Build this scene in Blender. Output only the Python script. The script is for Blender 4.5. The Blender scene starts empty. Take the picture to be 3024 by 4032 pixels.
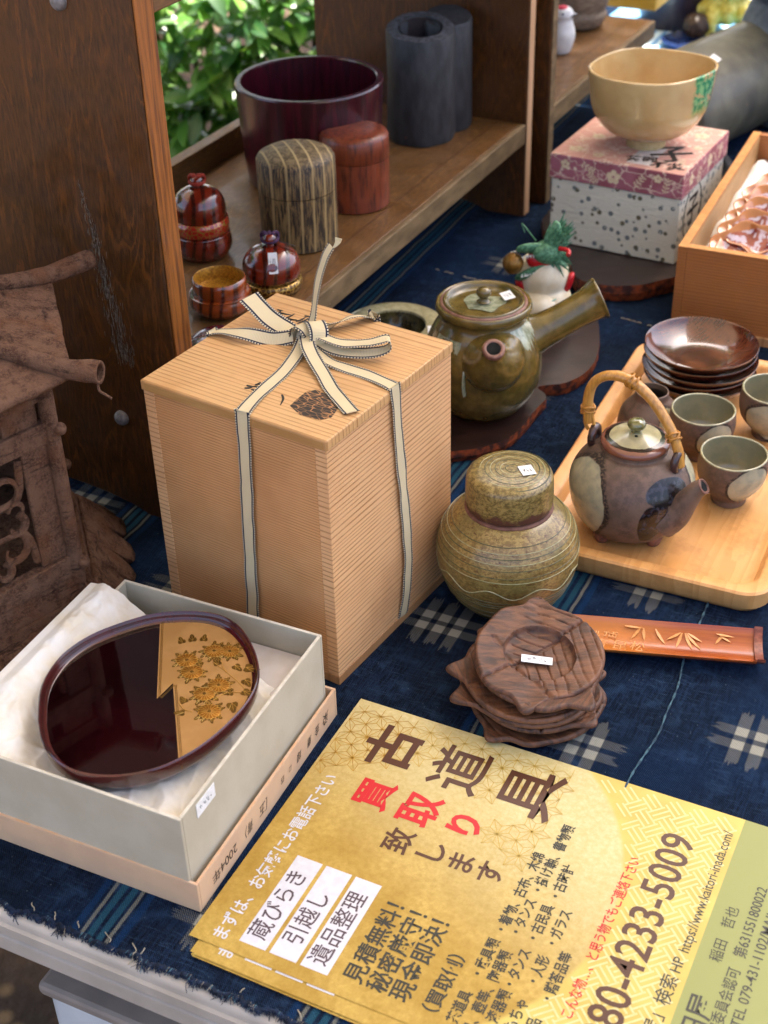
import bpy, bmesh, math, random
from math import sin, cos, pi, radians, sqrt, atan2, exp
from mathutils import Vector, Matrix
random.seed(7)
K = 0.01                                  # everything below is written in centimetres
sc = bpy.context.scene
COL = sc.collection
# ------------------------------------------------------------------ camera
cd = bpy.data.cameras.new('camera'); cam = bpy.data.objects.new('camera', cd); COL.objects.link(cam); sc.camera = cam
PITCH, ROLL, HCAM = .6079, -.0299, 63.46
fwd = Vector((0, cos(PITCH), -sin(PITCH))); rt0 = Vector((1, 0, 0)); up0 = rt0.cross(fwd)
rt = rt0*cos(ROLL)+up0*sin(ROLL); up = -rt0*sin(ROLL)+up0*cos(ROLL)
cam.matrix_world = Matrix(((rt.x, up.x, -fwd.x, 0), (rt.y, up.y, -fwd.y, 0), (rt.z, up.z, -fwd.z, HCAM*K), (0, 0, 0, 1)))
cd.sensor_fit = 'VERTICAL'; cd.sensor_height = 36; cd.lens = 49.69
cd.clip_start = .02; cd.clip_end = 200
cd.dof.use_dof = True; cd.dof.focus_distance = .92; cd.dof.aperture_fstop = 11
# ------------------------------------------------------------------ world, sun, exposure
w = bpy.data.worlds.new('World'); sc.world = w; w.use_nodes = True
SUN_EL, SUN_AZ = radians(66), radians(28)        # azimuth measured from +y towards +x
nt = w.node_tree; sky = nt.nodes.new('ShaderNodeTexSky'); sky.sky_type = 'NISHITA'; sky.sun_disc = False
sky.sun_elevation = SUN_EL; sky.sun_rotation = SUN_AZ
bgn = nt.nodes['Background']; nt.links.new(sky.outputs[0], bgn.inputs[0]); bgn.inputs[1].default_value = .15
sky.air_density = .7; sky.dust_density = 5.5; sky.ozone_density = 0.
sl = bpy.data.lights.new('sun', 'SUN'); sl.energy = 4.6; sl.angle = radians(.6); sl.color = (1, .94, .84)
so = bpy.data.objects.new('sun', sl); COL.objects.link(so)
sd = Vector((sin(SUN_AZ)*cos(SUN_EL), cos(SUN_AZ)*cos(SUN_EL), sin(SUN_EL)))
so.rotation_euler = sd.to_track_quat('Z', 'Y').to_euler()
sc.view_settings.view_transform = 'Standard'; sc.view_settings.look = 'None'
sc.view_settings.exposure = 2.3; sc.view_settings.gamma = 1; sc.view_settings.use_curve_mapping = False
sc.cycles.use_denoising = True; sc.cycles.max_bounces = 8
sc.render.engine = 'CYCLES'

# ------------------------------------------------------------------ node helpers
def hexc(h):
    h = h.lstrip('#'); v = [int(h[i:i+2], 16)/255 for i in (0, 2, 4)]
    return tuple((c/12.92 if c <= .04045 else ((c+.055)/1.055)**2.4) for c in v)+(1,)
class N:
    def __init__(s, name):
        s.mat = bpy.data.materials.new(name); s.mat.use_nodes = True; s.t = s.mat.node_tree
        s.p = s.t.nodes['Principled BSDF']; s._o = None
    def link(s, a, b): s.t.links.new(a, b)
    def put(s, sock, v):
        if v is None: return
        if isinstance(v, bpy.types.NodeSocket): s.link(v, sock)
        else:
            if isinstance(v, str): v = hexc(v)
            if isinstance(v, tuple) and len(v) == 4 and sock.type == 'VECTOR': v = v[:3]
            sock.default_value = v
    def obj(s):
        if s._o is None:
            tc = s.t.nodes.new('ShaderNodeTexCoord'); vm = s.t.nodes.new('ShaderNodeVectorMath'); vm.operation = 'SCALE'
            vm.inputs['Scale'].default_value = 1/K; s.link(tc.outputs['Object'], vm.inputs[0]); s._o = vm.outputs[0]
        return s._o
    def uv(s):
        return s.t.nodes.new('ShaderNodeTexCoord').outputs['UV']
    def xyz(s, v=None):
        n = s.t.nodes.new('ShaderNodeSeparateXYZ'); s.link(v or s.obj(), n.inputs[0]); return n.outputs
    def comb(s, x, y, z=0.):
        n = s.t.nodes.new('ShaderNodeCombineXYZ'); s.put(n.inputs[0], x); s.put(n.inputs[1], y); s.put(n.inputs[2], z); return n.outputs[0]
    def vmul(s, v, m):
        n = s.t.nodes.new('ShaderNodeVectorMath'); n.operation = 'MULTIPLY'; s.link(v, n.inputs[0]); n.inputs[1].default_value = m; return n.outputs[0]
    def vadd(s, a, b):
        n = s.t.nodes.new('ShaderNodeVectorMath'); n.operation = 'ADD'; s.put(n.inputs[0], a); s.put(n.inputs[1], b); return n.outputs[0]
    def m(s, op, a, b=None, c=None):
        n = s.t.nodes.new('ShaderNodeMath'); n.operation = op
        s.put(n.inputs[0], a); s.put(n.inputs[1], b); s.put(n.inputs[2], c); return n.outputs[0]
    def mr(s, v, a, b, c=0., d=1., smooth=True):
        n = s.t.nodes.new('ShaderNodeMapRange'); n.interpolation_type = 'SMOOTHSTEP' if smooth else 'LINEAR'
        s.put(n.inputs['Value'], v); n.inputs['From Min'].default_value = a; n.inputs['From Max'].default_value = b
        n.inputs['To Min'].default_value = c; n.inputs['To Max'].default_value = d; return n.outputs[0]
    def band(s, x, c, half, soft): return s.mr(s.m('ABSOLUTE', s.m('SUBTRACT', x, c)), half-soft, half+soft, 1., 0.)
    def noise(s, scale=1., detail=3., rough=.55, v=None, st=None, dist=0.):
        v = v or s.obj()
        if st: v = s.vmul(v, st)
        n = s.t.nodes.new('ShaderNodeTexNoise'); s.link(v, n.inputs['Vector']); n.inputs['Scale'].default_value = scale
        n.inputs['Detail'].default_value = detail; n.inputs['Roughness'].default_value = rough; n.inputs['Distortion'].default_value = dist
        return n.outputs['Fac']
    def vor(s, scale=1., v=None, feature='F1', rand=1., out='Distance'):
        n = s.t.nodes.new('ShaderNodeTexVoronoi'); n.feature = feature; s.link(v or s.obj(), n.inputs['Vector'])
        n.inputs['Scale'].default_value = scale; n.inputs['Randomness'].default_value = rand; return n.outputs[out]
    def wave(s, scale, v=None, d='X', dist=0., dscale=1., typ='BANDS', prof='SIN', detail=2.):
        n = s.t.nodes.new('ShaderNodeTexWave'); n.wave_type = typ; n.wave_profile = prof
        if typ == 'BANDS': n.bands_direction = d
        else: n.rings_direction = d
        s.link(v or s.obj(), n.inputs['Vector']); n.inputs['Scale'].default_value = scale
        n.inputs['Distortion'].default_value = dist; n.inputs['Detail'].default_value = detail; n.inputs['Detail Scale'].default_value = dscale
        return n.outputs['Fac']
    def mix(s, f, a, b):
        n = s.t.nodes.new('ShaderNodeMix'); n.data_type = 'RGBA'; s.put(n.inputs[0], f); s.put(n.inputs[6], a); s.put(n.inputs[7], b); return n.outputs[2]
    def bump(s, h, strength=.3, dist=.05):
        n = s.t.nodes.new('ShaderNodeBump'); s.link(h, n.inputs['Height']); n.inputs['Strength'].default_value = strength
        n.inputs['Distance'].default_value = dist*K; s.link(n.outputs[0], s.p.inputs['Normal']); return n
    def fin(s, col, rough=.5, metal=0., coat=0., spec=.5, trans=0., sheen=0., coat_rough=.05):
        p = s.p.inputs; s.put(p['Base Color'], col); s.put(p['Roughness'], rough); s.put(p['Metallic'], metal)
        p['Coat Weight'].default_value = coat; p['Coat Roughness'].default_value = coat_rough; p['Specular IOR Level'].default_value = spec
        p['Sheen Weight'].default_value = sheen
        return s.mat
def mat(name, c1, c2=None, ns=1., st=None, rough=.5, metal=0., coat=0., lo=.35, hi=.65, bump=0., bs=None, detail=4., spec=.5, bd=.05, speck=None, spscale=8., spth=.12):
    n = N(name); col = c1
    if c2: col = n.mix(n.mr(n.noise(ns, detail, v=None, st=st), lo, hi), c1, c2)
    if speck: col = n.mix(n.mr(n.vor(spscale), spth*.6, spth, 1., 0.), col, speck)
    if bump: n.bump(n.noise(bs or ns*4, 4, st=st), bump, bd)
    return n.fin(col, rough, metal, coat, spec)
def woodmat(name, light, dark, axis='z', sp=.32, rough=.5, coat=0., dist=.35, contrast=(.45, .95), bump=.25, tint=None, big=.15):
    """straight-grained wood: growth lines stacked along one axis, wandering a little"""
    n = N(name); x, y, z = n.xyz(); q = {'x': x, 'y': y, 'z': z}[axis]
    st = {'x': (.5, .05, .05), 'y': (.05, .5, .05), 'z': (.05, .05, .5)}[axis]
    wob = n.m('MULTIPLY', n.m('SUBTRACT', n.noise(1., 3, st=st), .5), dist*6*sp)
    ph = n.m('ADD', q, wob)
    vary = n.m('MULTIPLY', n.m('SUBTRACT', n.noise(.3, 2, st=tuple((1. if a > .2 else .015) for a in st)), .5), 5*sp)
    ph = n.m('DIVIDE', n.m('ADD', ph, vary), sp)
    fr = n.m('FRACT', ph)
    line = n.m('MULTIPLY', n.mr(fr, contrast[0], contrast[1]), n.mr(fr, contrast[1], 1., 1., 0.))
    st2 = tuple((14. if a > .2 else .6) for a in st)
    fine = n.noise(1., 3, st=st2)
    col = n.mix(n.mr(fine, .3, .7, 0., .35), light, tint or dark)
    col = n.mix(n.m('MULTIPLY', line, n.mr(n.noise(.4, 2), .2, .7, .55, 1.)), col, dark)
    col = n.mix(n.mr(n.noise(big, 2), .35, .7, 0., .4), col, tint or light)
    col = n.mix(n.mr(n.noise(.9, 7, .72), .56, .72, 0., .3), col, tint or dark); col = n.mix(n.mr(n.noise(.13, 3), .45, .7, 0., .3), col, dark)
    n.bump(n.m('SUBTRACT', n.m('MULTIPLY', fine, .5), line), bump, .03)
    return n.fin(col, n.mr(n.noise(.7, 5), .3, .7, rough-.08, rough+.12), 0, coat)

# ------------------------------------------------------------------ mesh helpers (cm)
class G:
    def __init__(s): s.v = []; s.f = []; s.mi = []; s.uvs = {}; s.cur = 0
    def add(s, vs, fs, uv=None):
        b = len(s.v); s.v += [tuple(a) for a in vs]
        for i, f in enumerate(fs):
            s.f.append([b+k for k in f]); s.mi.append(s.cur)
            if uv: s.uvs[len(s.f)-1] = [uv[k] for k in f]
        return s
    def box(s, x0, y0, z0, x1, y1, z1):
        v = [(x, y, z) for z in (z0, z1) for y in (y0, y1) for x in (x0, x1)]
        return s.add(v, [(0, 2, 3, 1), (4, 5, 7, 6), (0, 1, 5, 4), (1, 3, 7, 5), (3, 2, 6, 7), (2, 0, 4, 6)])
    def lathe(s, prof, c=(0, 0), seg=56, sx=1., sy=1., fn=None, close=False, caps=True):
        vs = []; fs = []; n = len(prof)
        for (r, z) in prof:
            for k in range(seg):
                a = 2*pi*k/seg; rr = r*(fn(a, z) if fn else 1.)
                vs.append((c[0]+rr*cos(a)*sx, c[1]+rr*sin(a)*sy, z))
        for i in range(n-1):
            for k in range(seg):
                k2 = (k+1) % seg
                fs.append((i*seg+k, i*seg+k2, (i+1)*seg+k2, (i+1)*seg+k))
        if close:
            for k in range(seg):
                k2 = (k+1) % seg; i = n-1
                fs.append((i*seg+k, i*seg+k2, k2, k))
        else:
            if caps and prof[0][0] > 1e-4 and prof[0][1] <= min(p_[1] for p_ in prof)+1e-6: fs.append(tuple(reversed(range(seg))))
        return s.add(vs, fs)
    def tube(s, pts, r, seg=8, cap=True, flat=1.):
        pts = [Vector(p) for p in pts]; n = len(pts); rs = r if isinstance(r, (list, tuple)) else [r]*n
        vs = []; fs = []; t0 = (pts[1]-pts[0]).normalized()
        u = t0.orthogonal().normalized()
        for i, p in enumerate(pts):
            t = (pts[min(i+1, n-1)]-pts[max(i-1, 0)]).normalized(); u = (u-t*u.dot(t))
            u = u.normalized() if u.length > 1e-6 else t.orthogonal().normalized(); v = t.cross(u)
            for k in range(seg):
                a = 2*pi*k/seg; vs.append(p+(u*cos(a)+v*sin(a)*flat)*rs[i])
        for i in range(n-1):
            for k in range(seg):
                k2 = (k+1) % seg; fs.append((i*seg+k, i*seg+k2, (i+1)*seg+k2, (i+1)*seg+k))
        if cap: fs += [tuple(reversed(range(seg))), tuple((n-1)*seg+k for k in range(seg))]
        return s.add(vs, fs)
    def prism(s, poly, z0, z1, top=None):
        n = len(poly); tp = top or poly
        v = [(p[0], p[1], z0) for p in poly]+[(p[0], p[1], z1) for p in tp]
        return s.add(v, [tuple(reversed(range(n))), tuple(range(n, 2*n))]+[(i, (i+1) % n, n+(i+1) % n, n+i) for i in range(n)])
    def prismY(s, poly, y0, y1):     # polygon in x,z extruded along y
        n = len(poly); v = [(p[0], y0, p[1]) for p in poly]+[(p[0], y1, p[1]) for p in poly]
        return s.add(v, [tuple(range(n)), tuple(reversed(range(n, 2*n)))]+[((i+1) % n, i, n+i, n+(i+1) % n) for i in range(n)])
    def strip(s, pts, wid, th=.05, u0=0.):
        """flat band: pts = centre line, wid = half-width vectors"""
        n = len(pts); vs = []; uv = []; L = u0
        for i in range(n):
            p = Vector(pts[i]); h = Vector(wid[i])
            t = (Vector(pts[min(i+1, n-1)])-Vector(pts[max(i-1, 0)])).normalized(); nn = h.cross(t).normalized()*th/2
            if i: L += (p-Vector(pts[i-1])).length
            for q, uu in ((p-h+nn, 0.), (p+h+nn, 1.), (p+h-nn, 1.), (p-h-nn, 0.)):
                vs.append(q); uv.append((uu, L))
        fs = []
        for i in range(n-1):
            for k in range(4):
                k2 = (k+1) % 4; fs.append((i*4+k, i*4+k2, (i+1)*4+k2, (i+1)*4+k))
        fs += [(3, 2, 1, 0), tuple((n-1)*4+k for k in range(4))]
        return s.add(vs, fs, uv)
    def grid(s, nx, ny, fn, wrapx=False):
        vs = [fn(i, j) for j in range(ny) for i in range(nx)]
        fs = []
        for j in range(ny-1):
            for i in range(nx if wrapx else nx-1):
                i2 = (i+1) % nx; fs.append((j*nx+i, j*nx+i2, (j+1)*nx+i2, (j+1)*nx+i))
        return s.add(vs, fs)
    def mesh(s, name):
        me = bpy.data.meshes.new(name); me.from_pydata([(a[0]*K, a[1]*K, a[2]*K) for a in s.v], [], s.f)
        if s.uvs:
            ul = me.uv_layers.new(name='UVMap')
            for p in me.polygons:
                if p.index in s.uvs:
                    for li, uvc in zip(p.loop_indices, s.uvs[p.index]): ul.data[li].uv = uvc
        for p, mi in zip(me.polygons, s.mi): p.material_index = mi
        return me
    def build(s, name, mats, parent=None, smooth=None, bevel=0., loc=None, rz=0., rot=None, label=None, fixn=False):
        me = s.mesh(name)
        for mm in (mats if isinstance(mats, (list, tuple)) else [mats]): me.materials.append(mm)
        if fixn:
            b = bmesh.new(); b.from_mesh(me); bmesh.ops.recalc_face_normals(b, faces=b.faces); b.to_mesh(me); b.free()
        if smooth is not None:
            for p in me.polygons: p.use_smooth = True
            me.set_sharp_from_angle(angle=radians(smooth))
        o = bpy.data.objects.new(name, me); COL.objects.link(o)
        if parent: o.parent = parent
        if loc: o.location = Vector(loc)*K
        if rz: o.rotation_euler.z = rz
        if rot: o.rotation_euler = rot
        if bevel:
            bm_ = o.modifiers.new('bevel', 'BEVEL'); bm_.width = bevel*K; bm_.segments = 2; bm_.limit_method = 'ANGLE'; bm_.angle_limit = radians(40)
            bm_.harden_normals = False
        if label: o['label'] = label
        return o
def tag(o, label, cat, group=None, kind=None):
    if label: o['label'] = label
    if cat: o['category'] = cat
    if group: o['group'] = group
    if kind: o['kind'] = kind
    return o
def thing(name, label, cat, loc=(0, 0, 0), rz=0., group=None, rot=None):
    o = bpy.data.objects.new(name, None); COL.objects.link(o); o.empty_display_size = .02
    o.location = Vector(loc)*K; o.rotation_euler = rot or (0, 0, rz); return tag(o, label, cat, group)
def structure(o): o['kind'] = 'structure'; return o
def copy_thing(root, loc, rz, label, rot=None):
    r = root.copy(); COL.objects.link(r); r.location = Vector(loc)*K; r.rotation_euler = rot or (0, 0, rz); r['label'] = label
    for ch in list(root.children):
        c = ch.copy(); COL.objects.link(c); c.parent = r
        for g in list(ch.children):
            d = g.copy(); COL.objects.link(d); d.parent = c
    return r
def smoothpts(P, n=8):
    P = [Vector(p) for p in P]; out = []
    for i in range(len(P)-1):
        p0 = P[max(i-1, 0)]; p1 = P[i]; p2 = P[i+1]; p3 = P[min(i+2, len(P)-1)]
        for k in range(n):
            t = k/n; out.append(.5*((2*p1)+(p2-p0)*t+(2*p0-5*p1+4*p2-p3)*t*t+(3*p1-p0-3*p2+p3)*t**3))
    out.append(P[-1]); return out
def sprof(P, n=5):
    return [(max(q.x, 0), q.y) for q in smoothpts([(a, b, 0) for a, b in P], n)]
def text(s, size, parent, x, y, z, rz, m, name='lettering', off=0., align='LEFT', sx=1., spacing=1., rot=None, sheary=0.):
    cu = bpy.data.curves.new('t', 'FONT'); cu.body = s; cu.size = size*K; cu.align_x = align; cu.align_y = 'CENTER'; cu.offset = off*K; cu.resolution_u = 3
    cu.space_character = spacing; cu.shear = sheary
    t = bpy.data.objects.new('t', cu); COL.objects.link(t); dg = bpy.context.evaluated_depsgraph_get()
    me = bpy.data.meshes.new_from_object(t.evaluated_get(dg)); bpy.data.objects.remove(t); bpy.data.curves.remove(cu)
    me.name = name; me.materials.clear(); me.materials.append(m)
    o = bpy.data.objects.new(name, me); COL.objects.link(o); o.parent = parent
    o.location = Vector((x, y, z))*K; o.rotation_euler = rot or (0, 0, rz); o.scale = (sx, 1, 1); return o
def scribble(parent, x, y, z, w, h, m, n=3, th=.03, rz=0., seed=1, name='handwriting', rot=None, lift=.012):
    """short pen strokes lying on a surface, in a frame of its own"""
    R = random.Random(seed); g = G()
    for k in range(n):
        cx = -w/2+(k+.5)*w/n; ww = w/n*.42
        for q in range(R.choice((2, 3))):
            pts = smoothpts([(cx+R.uniform(-ww, ww), R.uniform(-h/2, h/2), lift) for _ in range(3)], 3)
            g.tube(pts, th/2, 4, flat=.4)
    o_ = g.build(name, m, parent, loc=(x, y, z), rz=rz, rot=rot); o_['kind'] = 'stuff'; return o_
def price_tag(parent, x, y, z, w, h, rz=0., rot=None, seed=1, n=3):
    t = G().box(-w/2, -h/2, 0, w/2, h/2, .04).build('price_tag', M['label'], parent, loc=(x, y, z), rz=rz, rot=rot)
    scribble(t, 0, 0, .04, w*.7, h*.5, M['pencil'], n, .025, seed=seed)
    return t

# ------------------------------------------------------------------ plain materials
M = {}
M['label'] = mat('label_paper', '#e9e9e6', '#dcdcd6', 3, rough=.6)
M['pencil'] = mat('pencil_line', '#5a5a60', rough=.8)
M['ink'] = mat('black_ink', '#14120f', '#24201b', 6, rough=.55)
M['brown_ink'] = mat('brown_print', '#4a2716', rough=.38)
M['red_ink'] = mat('red_print', '#c01420', rough=.45)
M['dark_print'] = mat('dark_print', '#2a2a22', rough=.4)
M['purple_print'] = mat('purple_grey_print', '#4a3a42', rough=.4)
M['white_print'] = mat('white_print', '#cfced0', '#c6c5c8', 2, rough=.4)
M['cream_print'] = mat('cream_print', '#f3ecc4', rough=.4)
M['gold_line'] = mat('gold_line_print', '#9c7018', '#b48a2c', 2, rough=.4)
M['pale_gold_line'] = mat('pale_gold_line_print', '#b49442', '#bf9f4a', 2, rough=.4)
M['sayagata_line'] = mat('pale_lattice_print', '#d0c288', '#ccbc7c', 2, rough=.4)
M['green_print'] = mat('olive_green_print', '#a6a862', '#aeb06a', .4, rough=.38)

# ------------------------------------------------------------------ setting: ground, table, cloth
n = N('soil'); nf = n.noise(.06, 6); col = n.mix(n.mr(nf, .35, .65), '#2e2013', '#5d4630')
col = n.mix(n.mr(n.vor(.25), .1, .35, .8, 0.), col, '#7a6242'); n.bump(n.noise(.5, 6), .9, 1.5); M['soil'] = n.fin(col, .95)
g = G(); g.add([(-6000, -3000, -70), (6000, -3000, -70), (6000, 9000, -70), (-6000, 9000, -70)], [(0, 1, 2, 3)])
structure(g.build('ground', M['soil']))
CY = .46
CA = Vector((cos(CY), -sin(CY), 0)); CB = Vector((sin(CY), cos(CY), 0))
def cab(a, b, z=0.): q = CA*a+CB*b; return (q.x, q.y, z)
# folding table: slab with moulded edge (local x = a, local y = b)
plast = mat('grey_white_plastic', '#a69c8e', '#b4aa9c', .25, rough=.45, bump=.08, bs=6, speck='#4a443c', spscale=.5, spth=.05)
tb = thing('folding_table', 'long pale grey plastic folding table under the indigo cloth', 'table', (0, 0, -70), -CY)
ed = [(0, -.25), (-.35, -.3), (-.55, -.5), (-.55, -.95), (-.78, -1.02), (-.78, -1.75), (-.55, -1.85), (-.5, -2.1), (-.72, -2.2), (-.72, -3.3), (-.4, -3.5), (3, -3.5), (3, -1.2), (6, -1.2), (6, -.25)]
g = G(); pts = [(38.1+y, z+70) for y, z in ed]; nn_ = len(pts)
v = [(-95, y, z) for y, z in pts]+[(70, y, z) for y, z in pts]
g.add(v, [tuple(reversed(range(nn_))), tuple(range(nn_, 2*nn_))]+[(i, nn_+i, nn_+(i+1) % nn_, (i+1) % nn_) for i in range(nn_)])
g.build('front_rim', plast, tb, smooth=50, fixn=True)
G().box(-95, 44.1, 66.5, 70, 330, 69.75).build('table_top', plast, tb, bevel=.3)
for lx in (-90, 62):
    for ly in (55, 310):
        G().tube([(lx, ly, 0), (lx, ly, 66.5)], 1.4, 12).build('leg', plast, tb, smooth=60)

# indigo kasuri cloth, pattern in its own woven axes
n = N('indigo_kasuri'); x, y, z = n.xyz(); STR = [-71.8, -58.1, -37.6, -23.85, -3.8, 9.8]
wv = n.m('MULTIPLY', n.m('SINE', n.m('MULTIPLY', x, 40.)), n.m('SINE', n.m('MULTIPLY', y, 40.)))       # over-and-under weave
wob = n.m('MULTIPLY', n.m('SUBTRACT', n.noise(.5, 2, st=(.3, .6, 1)), .5), .35); xs = n.m('ADD', x, wob)
thread = n.noise(1., 5, .65, st=(6., .7, 1)); thread2 = n.noise(1., 5, .65, st=(.7, 6., 1)); fade = n.noise(.7, 5, .6)
base = n.mix(n.mr(thread, .32, .68), '#0b0f18', '#1c2a42')
base = n.mix(n.mr(fade, .48, .72, 0., .7), base, '#2c425e')
base = n.mix(n.mr(thread2, .5, .74, 0., .75), base, '#33475f')
base = n.mix(n.mr(n.noise(.09, 3), .4, .68, 0., .75), base, '#0c1119')
base = n.mix(n.mr(n.noise(.05, 2, v=n.vadd(n.obj(), (40., 9., 0.))), .45, .65, 0., .4), base, '#162e50')
base = n.mix(n.mr(wv, .1, .9, 0., .25), base, '#24384f')
lint = n.m('MULTIPLY', n.mr(n.vor(2.4, v=n.vmul(n.obj(), (1., .6, 1.))), .04, .1, 1., 0.), n.mr(n.noise(.3), .42, .6)); base = n.mix(lint, base, '#5c6874')
def sm(a, b): return n.m('ADD', a, b)
white = None; teal = None; mid = None
for s_ in STR:
    for dx in (-.85, .85):
        b_ = n.band(xs, s_+dx, .11, .04); white = b_ if white is None else n.m('MAXIMUM', white, b_)
    for dx in (-.34, .34):
        b_ = n.band(xs, s_+dx, .2, .06); teal = b_ if teal is None else n.m('MAXIMUM', teal, b_)
    for dx in (-1.4, 1.4):
        b_ = n.band(xs, s_+dx, .22, .1); mid = b_ if mid is None else n.m('MAXIMUM', mid, b_)
chk = n.mr(wv, -.25, .1)
base = n.mix(n.m('MULTIPLY', mid, n.mr(chk, 0, 1, .4, .9)), base, '#18365a')
base = n.mix(n.m('MULTIPLY', teal, n.mr(chk, 0, 1, .55, 1.)), base, '#295264')
base = n.mix(n.m('MULTIPLY', white, n.mr(chk, 0, 1, .45, .95)), base, '#7d7c70')
# kasuri motifs: (a, b, number of bars along b, number along a)
fr1 = n.m('MULTIPLY', n.m('SUBTRACT', n.noise(1., 2, st=(5., .3, 1)), .5), 2.2)
fr2 = n.m('MULTIPLY', n.m('SUBTRACT', n.noise(1., 2, st=(.3, 5., 1)), .5), 2.2)
warp = None; weft = None
MOT = [(-30.8, 70.8, 3, 2), (-63., 73.6, 3, 2), (-50.2, 66.8, 2, 2), (-17.8, 63.4, 2, 2), (-8.4, 68.0, 2, 2), (-18.6, 80.0, 2, 1), (-36.6, 104.6, 2, 3),
       (-31.4, 41.6, 3, 1), (-18.4, 114, 2, 2), (3, 79, 3, 2), (-65, 107, 3, 2), (-48, 128, 2, 2), (-31, 138, 3, 2), (-14, 146, 2, 2), (3, 112, 3, 2), (3, 46, 3, 2)]
for (ma, mb, na, nb) in MOT:
    dx = n.m('SUBTRACT', x, ma); dy = n.m('SUBTRACT', y, mb)
    la = na*.62+1.1; lb = nb*.62+1.15
    def bars(q, cnt):
        r_ = None
        for k in range(cnt):
            b_ = n.band(q, (k-(cnt-1)/2)*1.25, .4, .05); r_ = b_ if r_ is None else n.m('MAXIMUM', r_, b_)
        return r_
    wa = n.m('MULTIPLY', bars(dx, na), n.mr(n.m('ABSOLUTE', n.m('ADD', dy, fr1)), lb-.1, lb+.12, 1., 0.))
    we = n.m('MULTIPLY', bars(dy, nb), n.mr(n.m('ABSOLUTE', n.m('ADD', dx, fr2)), la-.1, la+.12, 1., 0.))
    warp = wa if warp is None else n.m('MAXIMUM', warp, wa); weft = we if weft is None else n.m('MAXIMUM', weft, we)
kas = n.m('MULTIPLY', n.m('MAXIMUM', n.m('MULTIPLY', warp, chk), n.m('MULTIPLY', weft, n.m('SUBTRACT', 1., chk))), .42)
kas = n.m('MAXIMUM', kas, n.m('MULTIPLY', n.m('MULTIPLY', warp, weft), n.mr(thread, .1, .5, .7, 1.)))
base = n.mix(kas, base, '#9a988a')
hgt_ = n.m('ADD', n.m('MULTIPLY', wv, .5), n.m('MULTIPLY', n.noise(3., 4), 1.6)); n.bump(n.m('ADD', hgt_, n.m('MULTIPLY', n.noise(.3, 3, st=(1., .5, 1.)), 9.)), .75, .12)
M['cloth'] = n.fin(base, .95, spec=.06)
from mathutils import noise as mn
def cloth_z(a, b):
    q = mn.noise(Vector((a*.045, b*.03, 1.3)))*.26+mn.noise(Vector((a*.16, b*.10, 5)))*.12+.1*abs(mn.noise(Vector((a*.33+b*.12, b*.2, 8))))
    q += .16*exp(-((a+14.1-.25*sin(b*.3))/.5)**2)*(1 if b < 135 else .3)
    return max(q*.55, -.12)
R = random.Random(3)
edge = {}
def cb(i, j):
    a = -92+i*.5; e = 38.0+.28*mn.noise(Vector((a*.9, 0, 3)))+.16*mn.noise(Vector((a*3.1, 0, 8)))+.25*mn.noise(Vector((a*.12, 2, 3)))
    t = j/300.
    b = e+(285-e)*(t**1.35)
    return (a, b, cloth_z(a, b)+(-.1 if j == 0 else 0))
g = G().grid(320, 301, cb)
cl = g.build('tablecloth', M['cloth'], None, smooth=80, rz=-CY); tag(cl, 'dark indigo kasuri tablecloth with pale stripes and white woven crosses', 'tablecloth')
# frayed threads along the front hem, hanging over the rim
th_m = [mat('indigo_thread', '#0c1524', '#182a44', 2, rough=.95), mat('cream_thread', '#8c8270', '#a89e8a', 2, rough=.95), mat('teal_thread', '#2c5568', '#5f8088', 2, rough=.95)]
g = G(); R = random.Random(5)
for i in range(3600):
    a = R.uniform(-60, -14); cl_ = max(0, mn.noise(Vector((a*1.3, 3, 3))))*1.6+.35; b0 = 38.0+.28*mn.noise(Vector((a*.9, 0, 3)))+.16*mn.noise(Vector((a*3.1, 0, 8)))+.25*mn.noise(Vector((a*.12, 2, 3)))
    L = (abs(R.gauss(0, .2))+.03)*cl_
    g.cur = 0 if R.random() < .93 else (2 if R.random() < .6 else 1)
    d = R.uniform(-1.3, 1.3)*L; d2 = d+R.uniform(-1, 1)*L
    g.tube(smoothpts([(a, b0+.22, .03), (a+d*.6, b0-L*.5, .03+R.uniform(-.04, .08)), (a+d2, b0-L-.02, -.08-L*.5)], 2), R.uniform(.012, .03), 3, cap=False)
fr = g.build('frayed_fringe', th_m, cl); fr['kind'] = 'stuff'
R = random.Random(33)
for a, ln in ((-42.2, .7), (-40.6, .6), (-39.0, .8), (-37.2, .9), (-35.4, 1.3), (-34.6, .8), (-28.3, .9), (-25.1, 1.0)):
    P_ = [(a, 38.75, .04)]
    for q in range(4): P_.append((P_[-1][0]+R.uniform(-.1, .45)*ln, P_[-1][1]-R.uniform(.1, .35)*ln, .07-.09*q*ln if q > 1 else .09))
    G().tube(smoothpts(P_, 4), .032, 5).build('loose_thread', th_m[1], cl, smooth=60)
# selvedge seam of the cloth: a pale whip-stitched cord
g = G(); pts = []
for k in range(240):
    b = 60.7+k*.34; pts.append((-14.1+.25*sin(b*.3)+.25*mn.noise(Vector((b*.25, 4, 4))), b, .16+cloth_z(-14.1, b)))
g.tube(pts, [.07+.03*sin(k*1.9) for k in range(240)], 5)
g.build('seam_cord', mat('seam_cord', '#182e40', '#3f606c', 2.5, rough=.9), cl, smooth=60)
g = G(); R = random.Random(8)
for k in range(44):
    t = k/43; p = Vector((6.3, 134.8, 0)).lerp(Vector((26, 121, 0)), t); a_ = p.dot(CA); b_ = p.dot(CB)
    if R.random() < .45: g.tube([(a_-.22, b_+R.uniform(-.1, .1), .12), (a_, b_, .17), (a_+.22, b_+R.uniform(-.1, .1), .12)], .05, 4)
o = g.build('mending_stitches', th_m[1], cl); o['kind'] = 'stuff'

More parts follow.
